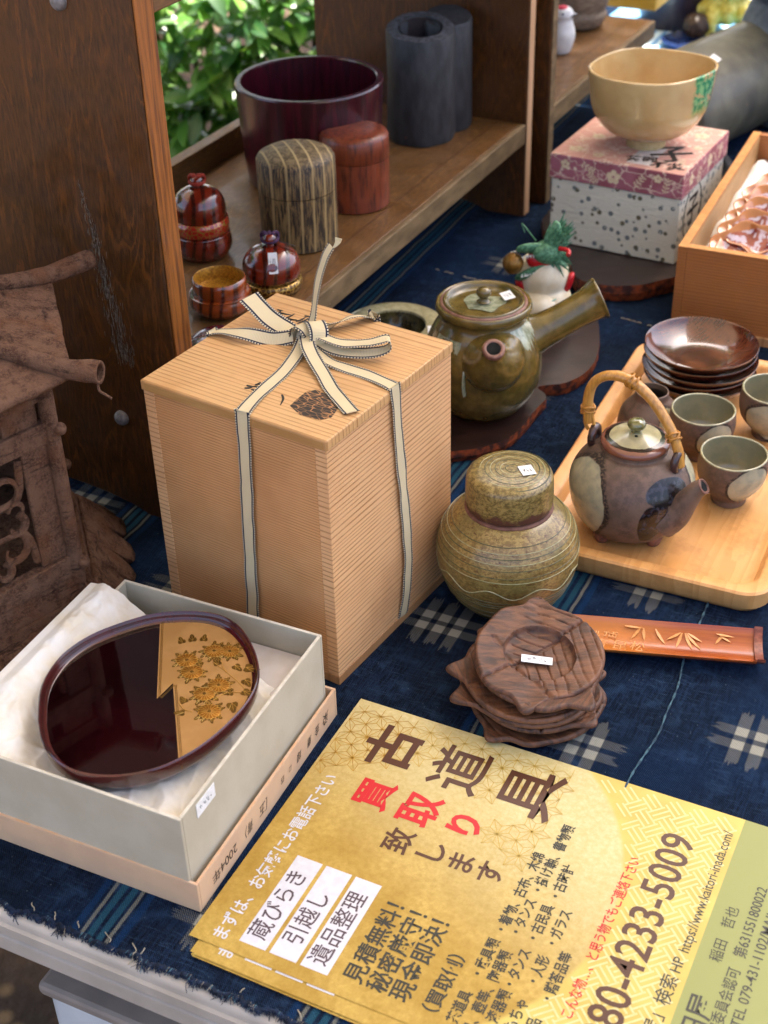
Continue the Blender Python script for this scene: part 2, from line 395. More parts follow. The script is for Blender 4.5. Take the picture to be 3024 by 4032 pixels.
# plastic storage box under the table
M['white_plastic'] = mat('milky_plastic', '#b9bfc0', '#c9cdcc', .2, rough=.35)
M['dusty_lid'] = mat('dusty_lid_plastic', '#80776d', '#95897c', .2, rough=.55, speck='#4c443a', spscale=.4, spth=.05)
q = (-23.4, 57.0)
sb = thing('storage_box', 'milky plastic storage box with ribbed sides on the ground under the table', 'storage box', cab(-45.7, 41.2, -70), -CY)
G().box(-.3, -.3, 56.9, 52, 34, 58).build('lid', M['dusty_lid'], sb, bevel=.35)
g = G().box(.0, .15, 0, 51, 33, 56.85)
g.build('body', M['white_plastic'], sb, bevel=.6)
for k in range(9):
    G().box(4.2+k*5.4, -.35, 4, 6.9+k*5.4, .16, 55.5).build('rib', M['white_plastic'], sb, bevel=.3)

# ------------------------------------------------------------------ canopy that shades the stall (above and behind the camera)
cm = mat('tent_fabric', '#d8d8d2', '#cfcfc8', .02, rough=.8)
n = N('tent_fabric_translucent'); n.p.inputs['Base Color'].default_value = hexc('#e0d8c8'); n.p.inputs['Roughness'].default_value = .9
tr = n.t.nodes.new('ShaderNodeBsdfTranslucent'); tr.inputs[0].default_value = hexc('#e6d8be'); mx = n.t.nodes.new('ShaderNodeMixShader'); mx.inputs[0].default_value = .15
n.link(n.p.outputs[0], mx.inputs[1]); n.link(tr.outputs[0], mx.inputs[2]); n.link(mx.outputs[0], n.t.nodes['Material Output'].inputs[0])
cn = thing('market_canopy', 'white fabric market canopy on four posts over the stall', 'canopy', (0, 0, -70))
X0, X1, Y0, Y1, ZC = -190, 98, -50, 262, 270
def cz(i, j):
    u_, v_ = i/8, j/8; return (X0+(X1-X0)*u_, Y0+(Y1-Y0)*v_, ZC+45*(1-max(abs(u_*2-1), abs(v_*2-1)))+0*u_)
g = G().grid(9, 9, cz); g.build('canopy_cloth', n.mat, cn, smooth=30)
for px in (X0, X1):
    for py in (Y0, Y1): G().tube([(px, py, 0), (px, py, ZC)], 1.5, 10).build('post', M['dusty_lid'], cn, smooth=60)

# ------------------------------------------------------------------ stained plywood display shelves
def plymat(name, c1, c2, cg, st, amt, rough):
    n = N(name); fine = n.noise(1., 5, st=tuple(a*14 for a in st)); big = n.noise(.22, 2, .4, st=tuple(a*3.2 for a in st), dist=.6)
    fr = n.m('FRACT', n.m('MULTIPLY', n.m('ADD', big, n.m('MULTIPLY', fine, .05)), 15.)); ln_ = n.m('MULTIPLY', n.mr(fr, .64, .94), n.mr(fr, .94, 1., 1., 0.))
    col = n.mix(n.mr(fine, .3, .7), c1, c2); col = n.mix(n.m('MULTIPLY', ln_, n.mr(n.noise(.25, 4), .35, .65, .1, amt)), col, cg)
    col = n.mix(n.mr(n.noise(.12, 3), .45, .7, 0., .5), col, c2); n.bump(fine, .25, .04)
    return n.fin(col, n.mr(n.noise(.4, 3), .3, .7, rough, rough+.18), 0, .12)
M['ply'] = plymat('dark_stained_plywood', '#351d08', '#52300f', '#7c4614', (.42, .42, .07), .6, .34)
M['board'] = plymat('stained_shelf_board', '#523516', '#6e4c28', '#96682e', (.45, .08, .45), .5, .34)
M['edge_wood'] = mat('worn_orange_edge', '#9a5c22', '#5e3412', 1., (3.5, 3.5, .16), rough=.42, coat=.2, bump=.2, lo=.38, hi=.68)
M['pale_edge'] = mat('pale_raw_edge', '#b48a62', '#c89f78', .6, (1, 1, .1), rough=.6, speck='#6b4c30', spscale=2.5, spth=.08)
M['dull_edge'] = mat('dusty_edge', '#5f4a2c', '#7a6240', .8, (1, .3, 1), rough=.7, speck='#b9a88a', spscale=1.6, spth=.08)
M['steel'] = mat('dull_steel', '#8d8f90', '#6e6f70', 2, rough=.4, metal=.9)
M['screw'] = mat('grey_plastic_cap', '#8a8684', '#6a6664', 2, rough=.45)
SY = .491
def panel_poly(D, H):
    pts = [(0, 0), (-4.3, 0)]
    for k in range(0, 13):
        t = k/12; xx = -4.3-(D-8.6)*t; pts.append((xx, 1.35*sin(pi*t)**.7+.02))
    pts += [(-D+4.3, 0), (-D, 0), (-D, H), (0, H)]
    out = []
    for p in pts:
        if not out or (abs(p[0]-out[-1][0])+abs(p[1]-out[-1][1])) > .03: out.append(p)
    return out
def shelf_unit(F, label, t1, t2, L, D, edge1, edge2, zt, H=56, up=True, far_end=True):
    s_ = thing('display_shelf', label, 'shelf', (F[0], F[1], 0), -SY, 'low plywood display shelves')
    p = G().prismY(panel_poly(D, H), 0, t1).build('side_panel', M['ply'], s_, bevel=.15, fixn=True)
    G().box(.02, .1, .15, .14, t1-.1, H-.2).build('edge_strip', edge1, p, bevel=.05)
    if far_end:
        p2 = G().prismY(panel_poly(D, H), L, L+t2).build('side_panel', M['ply'], s_, bevel=.15, fixn=True)
        G().box(.02, L+.08, .15, .14, L+t2-.08, H-.2).build('edge_strip', edge2, p2, bevel=.05)
    b = G().box(-D+1.5, t1+.01, zt-2.1, -.55, L-.01, zt).build('shelf_board', M['board'], s_, bevel=.12)
    G().box(-3.2, t1+.01, zt+.004, -3.08, L-.01, zt+.03).build('groove_line', M['ply'], b)
    G().box(-.54, t1+.01, zt-2.15, .02, L-.01, zt-.02).build('front_lip', M['dull_edge'], b, bevel=.12)
    G().box(-D+.1, t1+.01, zt-2.1, -D+1.48, L-.01, zt+2.6).build('back_rail', M['board'], s_, bevel=.1)
    if up:
        G().box(-D+1.5, t1+.01, 38.6, 0, L-.01, 40.7).build('shelf_board', M['board'], s_, bevel=.12)
        for zz in (zt-2.0, 39.4):
            c_ = G().lathe([(.62, -.02), (.6, .2), (.45, .38), (.0, .46)], seg=20); o = c_.build('screw_cap', M['screw'], s_, smooth=50)
            o.rotation_euler = (pi/2, 0, 0); o.location = Vector((-5.6, -.0, zz))*K
    return s_
sh1 = shelf_unit((-14.67, 89.7), 'dark stained plywood shelf unit holding the tea caddies and lacquer pots', 2.2, 1.5, 66.0, 25.6, M['edge_wood'], M['pale_edge'], 10.66)
sh2 = shelf_unit((19.2, 151.2), 'second plywood shelf unit behind the first, with the white bird on it', 1.6, 1.6, 37, 27.5, M['dull_edge'], M['dull_edge'], 10.9, up=True, far_end=False)
# scuffed chalky scratches on the big left panel
chalk = mat('chalky_scuff', '#50483c', '#756a5c', 3, rough=.9)
g = G(); R = random.Random(11)
for k in range(420):
    t = R.random()**.8; zz = 27.5-t*13.5; cx = -6.4+1.9*t**.8+R.gauss(0, .1+.42*t); L_ = R.uniform(.15, .8)*(.4+t)
    zz = zz-L_*.3
    g.box(cx, -.025, zz-L_/2, cx+R.uniform(.008, .022), .0, zz+L_/2)
o = g.build('scuff_marks', chalk, sh1); o['kind'] = 'stuff'

# ------------------------------------------------------------------ things on the shelf (zs = shelf top)
ZS = 10.69
def revolve(name, prof, m, parent, seg=64, ang=35, n=0, **k):
    return G().lathe(sprof(prof, n) if n else prof, seg=seg, **k).build(name, m, parent, smooth=ang)
n = N('plum_lacquer'); nf = n.noise(1., 4, st=(2.5, 2.5, .25)); col = n.mix(n.mr(nf, .35, .7), '#2c0710', '#4a0c1a'); M['plum'] = n.fin(col, .28, 0, .6, coat_rough=.12)
t = thing('lacquer_pot', 'large round plum red lacquered pot standing behind the two tea caddies', 'pot', (-5.95, 135.0, ZS))
revolve('body', [(6.2, 0), (6.45, .15), (6.7, 2), (6.95, 6), (7.12, 9.2), (7.15, 9.6), (7.05, 9.75), (6.6, 9.75), (6.48, 9.6), (6.4, 8), (6.2, 3), (5.9, .8), (0, .6)], M['plum'], t)
n = N('charred_wood'); nf = n.noise(1., 5, st=(1.2, 1.2, .45)); col = n.mix(n.mr(nf, .3, .7), '#242425', '#38383a'); col = n.mix(n.mr(n.vor(.35), .02, .09, .7, 0.), col, '#7a4430')
n.bump(nf, .4, .08); M['charred'] = n.fin(col, .6)
t = thing('charred_wood_vase', 'tall dark grey hollowed wood vase of two joined trunks on the shelf', 'vase', (5.15, 145.3, ZS))
def lump(a, z): return 1+.02*sin(3*a+z*.3)+.015*sin(7*a)
def slant(g):
    for i_, p_ in enumerate(g.v):
        if p_[2] > 5: g.v[i_] = (p_[0], p_[1], p_[2]+.2*p_[1]*(p_[2]-5)/7+.05*mn.noise(Vector(p_)*1.5))
    return g
slant(G().lathe([(3.5, 0), (3.62, .3), (3.5, 6), (3.55, 10.9), (3.4, 11.25), (2.3, 11.3), (2.15, 11.0), (2.1, 7), (0, 6.5)], seg=64, fn=lump)).build('front_trunk', M['charred'], t, smooth=35)
slant(G().lathe([(3.38, 11.27), (2.9, 11.36), (2.32, 11.32)], seg=64, fn=lump, caps=False)).build('worn_rim', mat('worn_charred_rim', '#56565a', '#303032', 2.5, rough=.6, bump=.6, bs=5), t, smooth=35)
slant(G().lathe([(2.16, 11.25), (2.1, 7.2), (0, 7.1)], seg=40)).build('hollow', mat('brown_hollow', '#2c1c18', '#1c1210', 2, rough=.7), t, smooth=35)
slant(G().lathe([(2.5, 0), (2.65, .3), (2.55, 6), (2.6, 10.7), (2.4, 11.0), (0, 11.0)], c=(2.9, 3.0), seg=40, fn=lump)).build('rear_trunk', M['charred'], t, smooth=35)
# striped paulownia caddy
n = N('striped_paulownia'); x, y, z = n.xyz()
st_ = n.noise(1., 6, .7, st=(4.5, 4.5, .5), dist=.5); col = n.mix(n.mr(st_, .42, .6), '#261b10', '#84693f')
rings = n.mr(n.wave(.28, n.vadd(n.obj(), (0., 0., 0.)), 'X', 1.2, .3), .9, .99); topf = n.mr(z, 7.9, 8.4)
topc = n.mix(n.mr(n.noise(2.2, 5, dist=1.), .4, .62), '#5d4a2f', '#8a734e'); topc = n.mix(rings, topc, '#b59a66')
rgs = n.mix(n.m('MULTIPLY', rings, .8), col, '#a58a58'); col = n.mix(topf, rgs, topc)
n.bump(st_, .5, .06); M['paulownia'] = n.fin(col, .55)
t = thing('tea_caddy', 'brown and black streaked wooden tea caddy with a domed ringed lid', 'tea caddy', (-6.84, 119.6, ZS), .3, 'wooden tea caddies')
revolve('body', [(3.3, 0), (3.45, .12), (3.48, 5.0), (0, 5.0)], M['paulownia'], t)
revolve('lid', [(3.42, 5.02), (3.5, 5.08), (3.48, 7.75), (3.3, 8.05), (2.6, 8.42), (1.6, 8.66), (0, 8.76)], M['paulownia'], t, ang=50)
n = N('cherry_wood'); st_ = n.noise(1., 5, st=(3., 3., .4), dist=.4); col = n.mix(n.mr(st_, .4, .7), '#7a3418', '#42190c'); col = n.mix(n.mr(n.noise(.5, 3), .45, .7, 0., .5), col, '#8e4424'); n.bump(st_, .2, .05)
M['cherry'] = n.fin(col, .42, 0, .2)
t = thing('tea_caddy', 'plain reddish brown wooden tea caddy with a flat lid', 'tea caddy', (-1.75, 127.85, ZS), .9, 'wooden tea caddies')
revolve('body', [(3.1, 0), (3.22, .12), (3.24, 4.7), (0, 4.7)], M['cherry'], t)
revolve('lid', [(3.2, 4.72), (3.25, 4.78), (3.24, 6.6), (3.05, 6.95), (2.4, 7.12), (0, 7.2)], M['cherry'], t, ang=50)
# lacquered little pots
n = N('chestnut_lacquer'); st_ = n.wave(.32, n.vmul(n.obj(), (1, .5, .8)), 'X', 8., .5); col = n.mix(n.mr(st_, .5, .95), '#6e1f0c', '#3a0f07'); M['lacq'] = n.fin(col, .22, 0, 1.)
n = N('amber_lacquer'); st_ = n.wave(.32, n.vmul(n.obj(), (1, .5, .6)), 'X', 8., .5); col = n.mix(n.mr(st_, .5, .95), '#8a3c12', '#4a1c0a'); M['amber'] = n.fin(col, .22, 0, 1.)
n = N('red_gold_lacquer'); lf = n.mr(n.vor(2.2, feature='DISTANCE_TO_EDGE'), .02, .09, 1., 0.); col = n.mix(lf, '#a01f14', '#b88a3c'); M['redgold'] = n.fin(col, .25, n.m('MULTIPLY', lf, .6), .8)
n = N('gold_scroll'); lf = n.mr(n.vor(2.6, feature='DISTANCE_TO_EDGE'), .02, .1, 1., 0.); col = n.mix(lf, '#5c3d12', '#caa048'); M['goldscroll'] = n.fin(col, .3, .7, .4)
n = N('gold_leaf'); M['gold'] = n.fin(n.mix(n.mr(n.noise(5, 4), .35, .65), '#c08a2c', '#8d5e1a'), .35, .35)
def cord(parent, cx, cy, z, r, m, lob=3, h=.5):
    g = G()
    for k in range(lob):
        a0 = pi*(.1+.8*k/(lob-1)) if lob > 1 else pi/2
        pts = [(cx+cos(a0)*r*.7+cos(t_)*r*.42*cos(a0), cy+sin(a0)*.0+cos(t_)*r*.42, z+h*.5+sin(t_)*h*.7) for t_ in [2*pi*i/14 for i in range(15)]]
        g.tube(pts, .16, 6)
    g.tube([(cx+cos(t_)*r, cy+sin(t_)*r, z) for t_ in [2*pi*i/20 for i in range(21)]], .17, 6)
    return g.build('silk_cord', m, parent, smooth=60)
M['orange_cord'] = mat('orange_silk', '#a52a06', '#7a1c04', 9, rough=.7, bump=.8, bs=9)
M['purple_cord'] = mat('purple_silk', '#2e1430', '#46204a', 9, rough=.7, bump=.8, bs=9)
t = thing('incense_jar', 'tiered chestnut lacquer jar with an orange cord on its knob', 'lacquer jar', (-15.35, 117.0, ZS), 0)
revolve('lower_bowl', [(1.9, 0), (2.1, .1), (2.5, .7), (2.62, 1.3), (2.5, 2.0), (2.2, 2.3), (0, 2.3)], M['lacq'], t, n=4, ang=60)
revolve('band', [(2.3, 2.3), (2.46, 2.45), (2.5, 3.1), (2.42, 3.55), (2.3, 3.6)], M['redgold'], t, ang=60)
revolve('lid', [(2.26, 3.6), (2.32, 4.3), (2.2, 5.1), (1.8, 5.75), (1.1, 6.2), (.5, 6.36), (0, 6.4)], M['lacq'], t, n=5, ang=60)
revolve('knob', [(.3, 6.3), (.28, 6.5), (.5, 6.7), (.55, 6.95), (.35, 7.2), (0, 7.25)], M['lacq'], t, seg=24, n=3, ang=60)
cord(t, 0, .1, 6.72, .62, M['orange_cord'], 4)
t = thing('open_jar', 'open two tiered wooden lacquer jar with a gold interior', 'lacquer jar', (-12.9, 105.7, ZS), 0)
revolve('lower_bowl', [(1.7, 0), (1.95, .1), (2.45, .6), (2.62, 1.1), (2.5, 1.65), (2.3, 1.8), (0, 1.8)], M['amber'], t, n=4, ang=60)
revolve('upper_ring', [(2.12, 1.75), (2.2, 1.95), (2.24, 2.6), (2.18, 3.05), (2.08, 3.1)], M['amber'], t, ang=60)
revolve('gold_interior', [(2.09, 3.1), (2.04, 3.0), (2.0, 2.0), (1.6, 1.82), (0, 1.81)], M['gold'], t, ang=60)
t = thing('lacquer_dome_jar', 'round chestnut lacquer jar with purple cord and gold scroll foot', 'lacquer jar', (-8.85, 109.75, ZS), 0)
revolve('foot_band', [(2.2, 0), (2.42, .1), (2.55, .5), (2.5, .95), (2.3, 1.05), (0, 1.05)], M['goldscroll'], t, ang=60)
revolve('dome', [(2.15, 1.06), (2.4, 1.4), (2.47, 2.0), (2.3, 2.8), (1.7, 3.5), (.9, 3.85), (0, 3.95)], M['lacq'], t, n=5, ang=60)
revolve('knob', [(.35, 3.85), (.32, 4.05), (.55, 4.3), (.58, 4.6), (.35, 4.85), (0, 4.9)], M['lacq'], t, seg=24, n=3, ang=60)
cord(t, 0, .2, 4.35, .65, M['purple_cord'], 3)
G().box(-.09, -1.1, 0, .09, 1.1, .05).build('string_end', M['steel'], t, loc=(1.15, -.1, 4.1), rot=(.1, .5, 1.15))
price_tag(t, .3, -2.0, 3.15, .75, 1.75, rot=(radians(62), 0, .1), seed=4)
n = N('iridescent_lacquer'); col = n.mix(n.mr(n.noise(.8, 2), .4, .6), '#4a1020', '#5c2430'); M['irid'] = n.fin(col, .15, .1, 1.)
t = thing('bowl_cover', 'glossy plum lacquer bowl lid tucked behind the left shelf panel', 'bowl cover', (-12.6, 99.0, ZS), 0)
revolve('dome', [(2.5, 0), (2.55, .25), (2.3, .8), (1.6, 1.3), (.8, 1.5), (0, 1.55)], M['irid'], t, n=4, ang=60)

# ------------------------------------------------------------------ lidded cedar box with ribbon
M['cedar_z'] = woodmat('cedar_side', '#dfb07c', '#92602f', 'z', .36, .55, 0, .08, (.58, .93), .45, '#cc9668')
M['cedar_f'] = woodmat('cedar_front', '#cf9c66', '#94602e', 'z', .2, .55, 0, .1, (.5, .93), .3, '#c08656')
M['cedar_y'] = woodmat('cedar_lid', '#cba26c', '#966836', 'y', .42, .5, 0, .12, (.55, .95), .45, '#c8925c')
M['cedar_b'] = woodmat('cedar_base', '#b88a5c', '#8f6238', 'x', .8, .55, 0, .2)
WO = (-3.295, 70.86); WY = .5985; WW, WD, WH, WL = 14.55, 14.55, 19.24, .75
wb = thing('lidded_wooden_box', 'tall lidded cedar box tied with a cream and navy ribbon', 'wooden box', (*WO, 0.05), -WY)
G().box(-.95, .1, .78, -.1, WD-.1, WH-WL).build('side_board', M['cedar_z'], wb, bevel=.04)
G().box(-WW+.1, .1, .78, -WW+.95, WD-.1, WH-WL).build('side_board', M['cedar_z'], wb, bevel=.04)
G().box(-WW+.96, .12, .78, -.96, .9, WH-WL).build('front_board', M['cedar_f'], wb, bevel=.02)
G().box(-WW+.96, WD-.9, .78, -.96, WD-.12, WH-WL).build('back_board', M['cedar_f'], wb, bevel=.02)
G().box(-WW+.08, .08, 0, -.06, WD-.08, .76).build('base_board', M['cedar_b'], wb, bevel=.06)
lid = G().box(-WW, 0, WH-WL+.02, 0, WD, WH).build('lid', M['cedar_y'], wb, bevel=.09)
G().box(-WW+.35, -.012, WH-WL+.08, -.2, .0, WH-.14).build('end_grain_lip', mat('bevelled_edge_wood', '#b78c54', '#a87a44', .6, (.2, 1, 2), rough=.5), lid)
n = N('cream_ribbon'); uvv = n.xyz(n.uv()); u_, v_ = uvv[0], uvv[1]
ue = n.m('ABSOLUTE', n.m('SUBTRACT', u_, .5))
rib = n.mr(n.m('SINE', n.m('MULTIPLY', v_, 62.)), -.6, .6); col = n.mix(n.m('MULTIPLY', rib, .35), '#d8c7a0', '#b09b70')
navy = n.band(ue, .385, .045, .015); col = n.mix(navy, col, '#1c2238')
bead = n.mr(n.m('SINE', n.m('MULTIPLY', v_, 34.)), -.2, .2); edge_ = n.mr(ue, .42, .435); col = n.mix(edge_, col, n.mix(bead, '#262b3e', '#dccfae'))
n.bump(n.m('ADD', n.m('MULTIPLY', rib, .5), n.m('MULTIPLY', edge_, bead)), .6, .04); M['ribbon'] = n.fin(col, .8, spec=.2)
T = WH+.07
rb = bpy.data.objects.new('ribbon', None); COL.objects.link(rb); rb.parent = wb
def ribbon(name, P, Wv, n_=8, hw=.52):
    """P control points, Wv rough width directions"""
    pts = smoothpts(P, n_); ws = smoothpts(Wv, n_)
    out = []
    for i, p in enumerate(pts):
        t_ = (pts[min(i+1, len(pts)-1)]-pts[max(i-1, 0)]).normalized(); w_ = ws[i].copy(); w_ = (w_-t_*w_.dot(t_)); w_.normalize(); nn_w = w_.cross(t_)
        w_ = (w_+nn_w*.16*mn.noise(p*.55+Vector((len(pts), 0, 0)))).normalized(); out.append(w_*hw*(1+.09*mn.noise(p*.8)))
    pts = [p+Vector((mn.noise(p*.5), mn.noise(p*.5+Vector((5, 0, 0))), .0))*.07 for p in pts]
    return G().strip(pts, out, .045).build(name, M['ribbon'], rb, smooth=50)
X_, Y_, Z_ = Vector((1, 0, 0)), Vector((0, 1, 0)), Vector((0, 0, 1))
ribbon('front_strap', [(-8.2, 9.2, T+.5), (-7.7, 7.6, T+.15), (-7.1, 5.0, T), (-6.8, 2.4, T), (-6.35, .25, T+.02), (-6.25, -.07, T-.3), (-6.35, -.09, 15), (-6.7, -.09, 8), (-6.95, -.08, 1.2), (-7.0, .3, .3)],
       [(1, .3, 0), (1, .25, 0), (1, .2, 0), (1, .3, 0), X_, X_, X_, X_, X_, X_])
ribbon('right_strap', [(-7.9, 8.8, T+.45), (-5.6, 8.0, T+.1), (-4.0, 7.9, T), (-2.0, 7.8, T), (-.25, 7.45, T+.02), (.08, 7.4, T-.3), (.09, 7.7, 15), (.09, 8.3, 9), (.1, 8.5, 5), (.09, 7.9, 1.2), (-.3, 7.8, .35)],
       [Y_, Y_, Y_, Y_, Y_, Y_, Y_, Y_, Y_, Y_, Y_])
ribbon('left_strap', [(-9.0, 9.0, T+.45), (-10.3, 8.3, T+.2), (-12, 7.6, T+.5), (-13.5, 7.6, T+.25), (-14.5, 7.4, T), (-14.66, 7.4, T-.5), (-14.62, 7.4, 12), (-14.6, 7.4, 2)],
       [Y_+Z_, Y_+Z_*1.2, Y_+Z_*.4, Y_, Y_, Y_, Y_, Y_])
ribbon('back_strap', [(-8.3, 9.9, T+.5), (-7.8, 11.6, T+.3), (-7.1, 13.2, T+.55), (-6.5, 14.4, T+.1), (-6.3, 14.63, T-.6), (-6.5, 14.62, 10), (-6.6, 14.6, 2)], [X_+Z_, X_+Z_, X_+Z_*.3, X_, X_, X_, X_])
ribbon('tail', [(-8.1, 9.3, T+.75), (-7.0, 8.0, T+.6), (-5.2, 6.7, T+.2), (-3.2, 5.2, T+.05), (-1.0, 3.75, T+.05), (-.45, 3.35, T+.12)], [(.7, .9, 0), (.7, .9, 0), (.6, .9, .0), (.6, .8, .0), (.6, .8, 0), (.6, .8, 0)])
ribbon('bow_loop', [(-8.0, 9.6, T+.7), (-6.4, 9.2, T+.35), (-4.6, 9.2, T+.35), (-3.1, 9.9, T+.5), (-2.35, 10.4, T+.8), (-2.5, 10.45, T+1.35), (-3.6, 9.9, T+1.05), (-5.2, 9.35, T+.8), (-7.2, 9.5, T+.8), (-8.1, 9.8, T+.9)],
       [Y_+Z_*.2, Y_*1.2-X_*.3+Z_*.3, Y_*1.1-X_*.5+Z_*.3, Y_-X_*.7+Z_*.3, Y_-X_*.9, Y_-X_*.9, Y_-X_*.7, Y_-X_*.3, Y_, Y_])
ribbon('bow_loop', [(-8.8, 9.8, T+.8), (-10.0, 9.8, T+.35), (-11.3, 9.8, T+.7), (-12.7, 10.0, T+1.3), (-13.5, 10.2, T+1.7)], [Y_+X_*.6, Y_+X_*.8, Y_+X_*.9, Y_+X_*.9, Y_+X_*.9], hw=.75)
ribbon('standing_tail', [(-8.3, 9.9, T+.8), (-8.2, 10.3, T+1.6), (-8.15, 10.6, T+3.0), (-7.9, 10.9, T+4.4), (-7.6, 11.2, T+5.6), (-7.3, 11.5, T+6.3)], [(.9, -.45, 0)]*6, hw=.42)
g = G()
for k in range(5): g.tube(smoothpts([(-7.15, 11.4, T+6.2), (-6.95+k*.07, 11.45, T+6.6), (-6.95+k*.11, 11.5, T+6.95)], 3), .05, 4)
g.build('frayed_end', mat('cream_thread_end', '#d8cba4', '#c0b088', 3, rough=.9), rb)
# the knot: two crossing wraps
ribbon('knot', [(-9.1, 9.5, T+.15), (-9.05, 9.3, T+.8), (-8.6, 9.2, T+1.3), (-8.0, 9.25, T+1.15), (-7.75, 9.4, T+.5), (-7.9, 9.5, T+.1)], [X_*.2+Y_]*6, hw=.55)
ribbon('knot', [(-8.6, 10.2, T+.15), (-8.35, 10.25, T+1.0), (-7.75, 9.9, T+1.45), (-7.1, 9.35, T+1.2), (-6.95, 9.0, T+.45), (-7.2, 8.9, T+.1)], [X_*.7+Y_*.8]*6, hw=.62)
G().lathe(sprof([(.0, .0), (.6, .15), (.75, .5), (.5, .95), (0, 1.05)], 3), seg=16).build('knot_core', M['ribbon'], rb, smooth=60, loc=(-8.2, 9.5, T-.05))
# brush writing and the burnt seal on the lid
g = G(); R = random.Random(21)
def brush(g, P, w, z=0.):
    pts = smoothpts([(p[0], p[1], z) for p in P], 5); nn = len(pts)
    hs = []
    for i, p in enumerate(pts):
        t_ = (pts[min(i+1, nn-1)]-pts[max(i-1, 0)]).normalized(); hs.append(Vector((-t_.y, t_.x, 0))*w*(.35+.65*sin(pi*min(1, .15+i/nn)))*.5)
    g.strip(pts, hs, .008)
for (cx, cy, s_, sd_) in ((-12.3, 12.05, .5, 1), (-11.1, 12.0, .7, 2), (-10.0, 11.9, .65, 3), (-8.6, 12.0, .55, 9), (-7.5, 3.0, .55, 5), (-10.6, 11.0, .35, 7)):
    R = random.Random(sd_)
    for k in range(6):
        a = R.uniform(-s_, s_); b = R.uniform(-s_, s_); d = R.choice(((1, .1), (.2, 1), (.8, .5))); l = R.uniform(.3, .9)*s_
        brush(g, [(cx+a-d[0]*l, cy+b-d[1]*l), (cx+a+.06, cy+b), (cx+a+d[0]*l, cy+b+d[1]*l+.05)], .2, WH+.012)
brush(g, [(-5.6, 3.15), (-5.2, 2.75), (-4.9, 2.05)], .16, WH+.012); brush(g, [(-9.5, 10.9), (-9.1, 11.0), (-8.8, 11.35)], .32, WH+.012)
g.build('brush_writing', M['ink'], lid)['kind'] = 'stuff'
n = N('burnt_seal'); vv = n.vor(1.6, v=n.vmul(n.obj(), (1, 2.4, 1)), feature='DISTANCE_TO_EDGE'); col = n.mix(n.mr(vv, .02, .08), '#b07c4c', '#1c130c'); x, y, z = n.xyz()
col = n.mix(n.mr(n.noise(1.6, 4), .45, .6, 0., .6), col, '#2a1c12'); M['seal'] = n.fin(col, .6)
G().prism([(-4.35, 2.3), (-3.2, 1.75), (-1.75, 1.85), (-1.35, 2.5), (-1.7, 3.9), (-2.6, 4.5), (-4.1, 4.75), (-4.5, 4.2), (-4.45, 3.2)], WH+.004, WH+.014).build('burnt_seal', M['seal'], lid)

# ------------------------------------------------------------------ paper box, its lid, tissue and the lacquer tray
M['grey_card'] = mat('grey_card', '#b0a68e', '#b8af98', .3, rough=.8, bump=.15, bs=5, speck='#8e8878', spscale=3, spth=.06)
M['card_edge'] = mat('pale_card_edge', '#cfc7b4', '#beb5a0', 1.2, rough=.85)
M['pink_card'] = mat('pinkish_card', '#ccaa86', '#c4a282', .4, rough=.8, bump=.1, bs=5)
M['pink_edge'] = mat('worn_pink_edge', '#d6a67a', '#cfb090', 1, rough=.85)
def open_box(parent, w, d, h, th, z0, m, me, names=('front_wall', 'back_wall', 'left_wall', 'right_wall'), b=.05):
    g = G().box(-w, 0, z0, 0, th, z0+h); g.build(names[0], m, parent, bevel=b)
    G().box(-w, d-th, z0, 0, d, z0+h).build(names[1], m, parent, bevel=b)
    G().box(-w, th+.005, z0, -w+th, d-th-.005, z0+h).build(names[2], m, parent, bevel=b)
    G().box(-th, th+.005, z0, 0, d-th-.005, z0+h).build(names[3], m, parent, bevel=b)
    G().box(-w+th+.005, th+.005, z0, -th-.005, d-th-.005, z0+th).build('bottom', m, parent)
    r_ = G()
    for q in ((-w+.02, .02, -.02, th-.02), (-w+.02, d-th+.02, -.02, d-.02), (-w+.02, th, -w+th-.02, d-th), (-th+.02, th, -.02, d-th)):
        r_.box(q[0], q[1], z0+h+.003, q[2], q[3], z0+h+.02)
    r_.build('rim_edge', me, parent)
bl = thing('box_lid', 'shallow pinkish card box lid lying upside down beneath the grey box', 'box lid', (-10.93, 52.36, 0.06), -.4428)
open_box(bl, 15.9, 17.5, 2.25, .2, 0, M['pink_card'], M['pink_edge'])
wy_ = {(15.96, '\u69ae'): 0}
for yy, ch, hh in ((15.9, '染', 1.05), (14.7, '金', .85), (13.6, '重', .8), (12.2, '録', .8), (11.0, '口', .5), (10.0, '四', .6), (7.8, '［五', 1.0), (5.6, '青）', .95)):
    o = text(ch, hh*.95, bl, .02, yy, 1.15, 0, M['ink'], 'brush_writing', rot=(pi/2, 0, pi/2), align='CENTER', sheary=.25, sx=.8); o.rotation_euler = Matrix.Rotation(pi/2, 4, 'Z').to_euler('XYZ'); o.matrix_local = Matrix.Translation(Vector((.015, yy, 1.15))*K)@Matrix.Rotation(pi/2, 4, 'Z')@Matrix.Rotation(pi/2, 4, 'X')@Matrix.Rotation(pi, 4, 'Z')@Matrix.Scale(.8, 4, (1, 0, 0))
o = text('2004年', .95, bl, 0, 0, 0, 0, M['ink'], 'brush_writing', align='CENTER'); o.matrix_local = Matrix.Translation(Vector((.015, 2.9, 1.1))*K)@Matrix.Rotation(pi/2, 4, 'Z')@Matrix.Rotation(pi/2, 4, 'X')@Matrix.Rotation(pi, 4, 'Z')
gb = thing('paper_box', 'open grey card box holding the lacquer tray on white tissue', 'box', (-11.38, 52.66, .32), -.4495)
open_box(gb, 14.55, 16.8, 6.8, .22, 0, M['grey_card'], M['card_edge'])
tg = price_tag(gb, 0, 0, 0, 1.9, 1.0, seed=6, n=4)
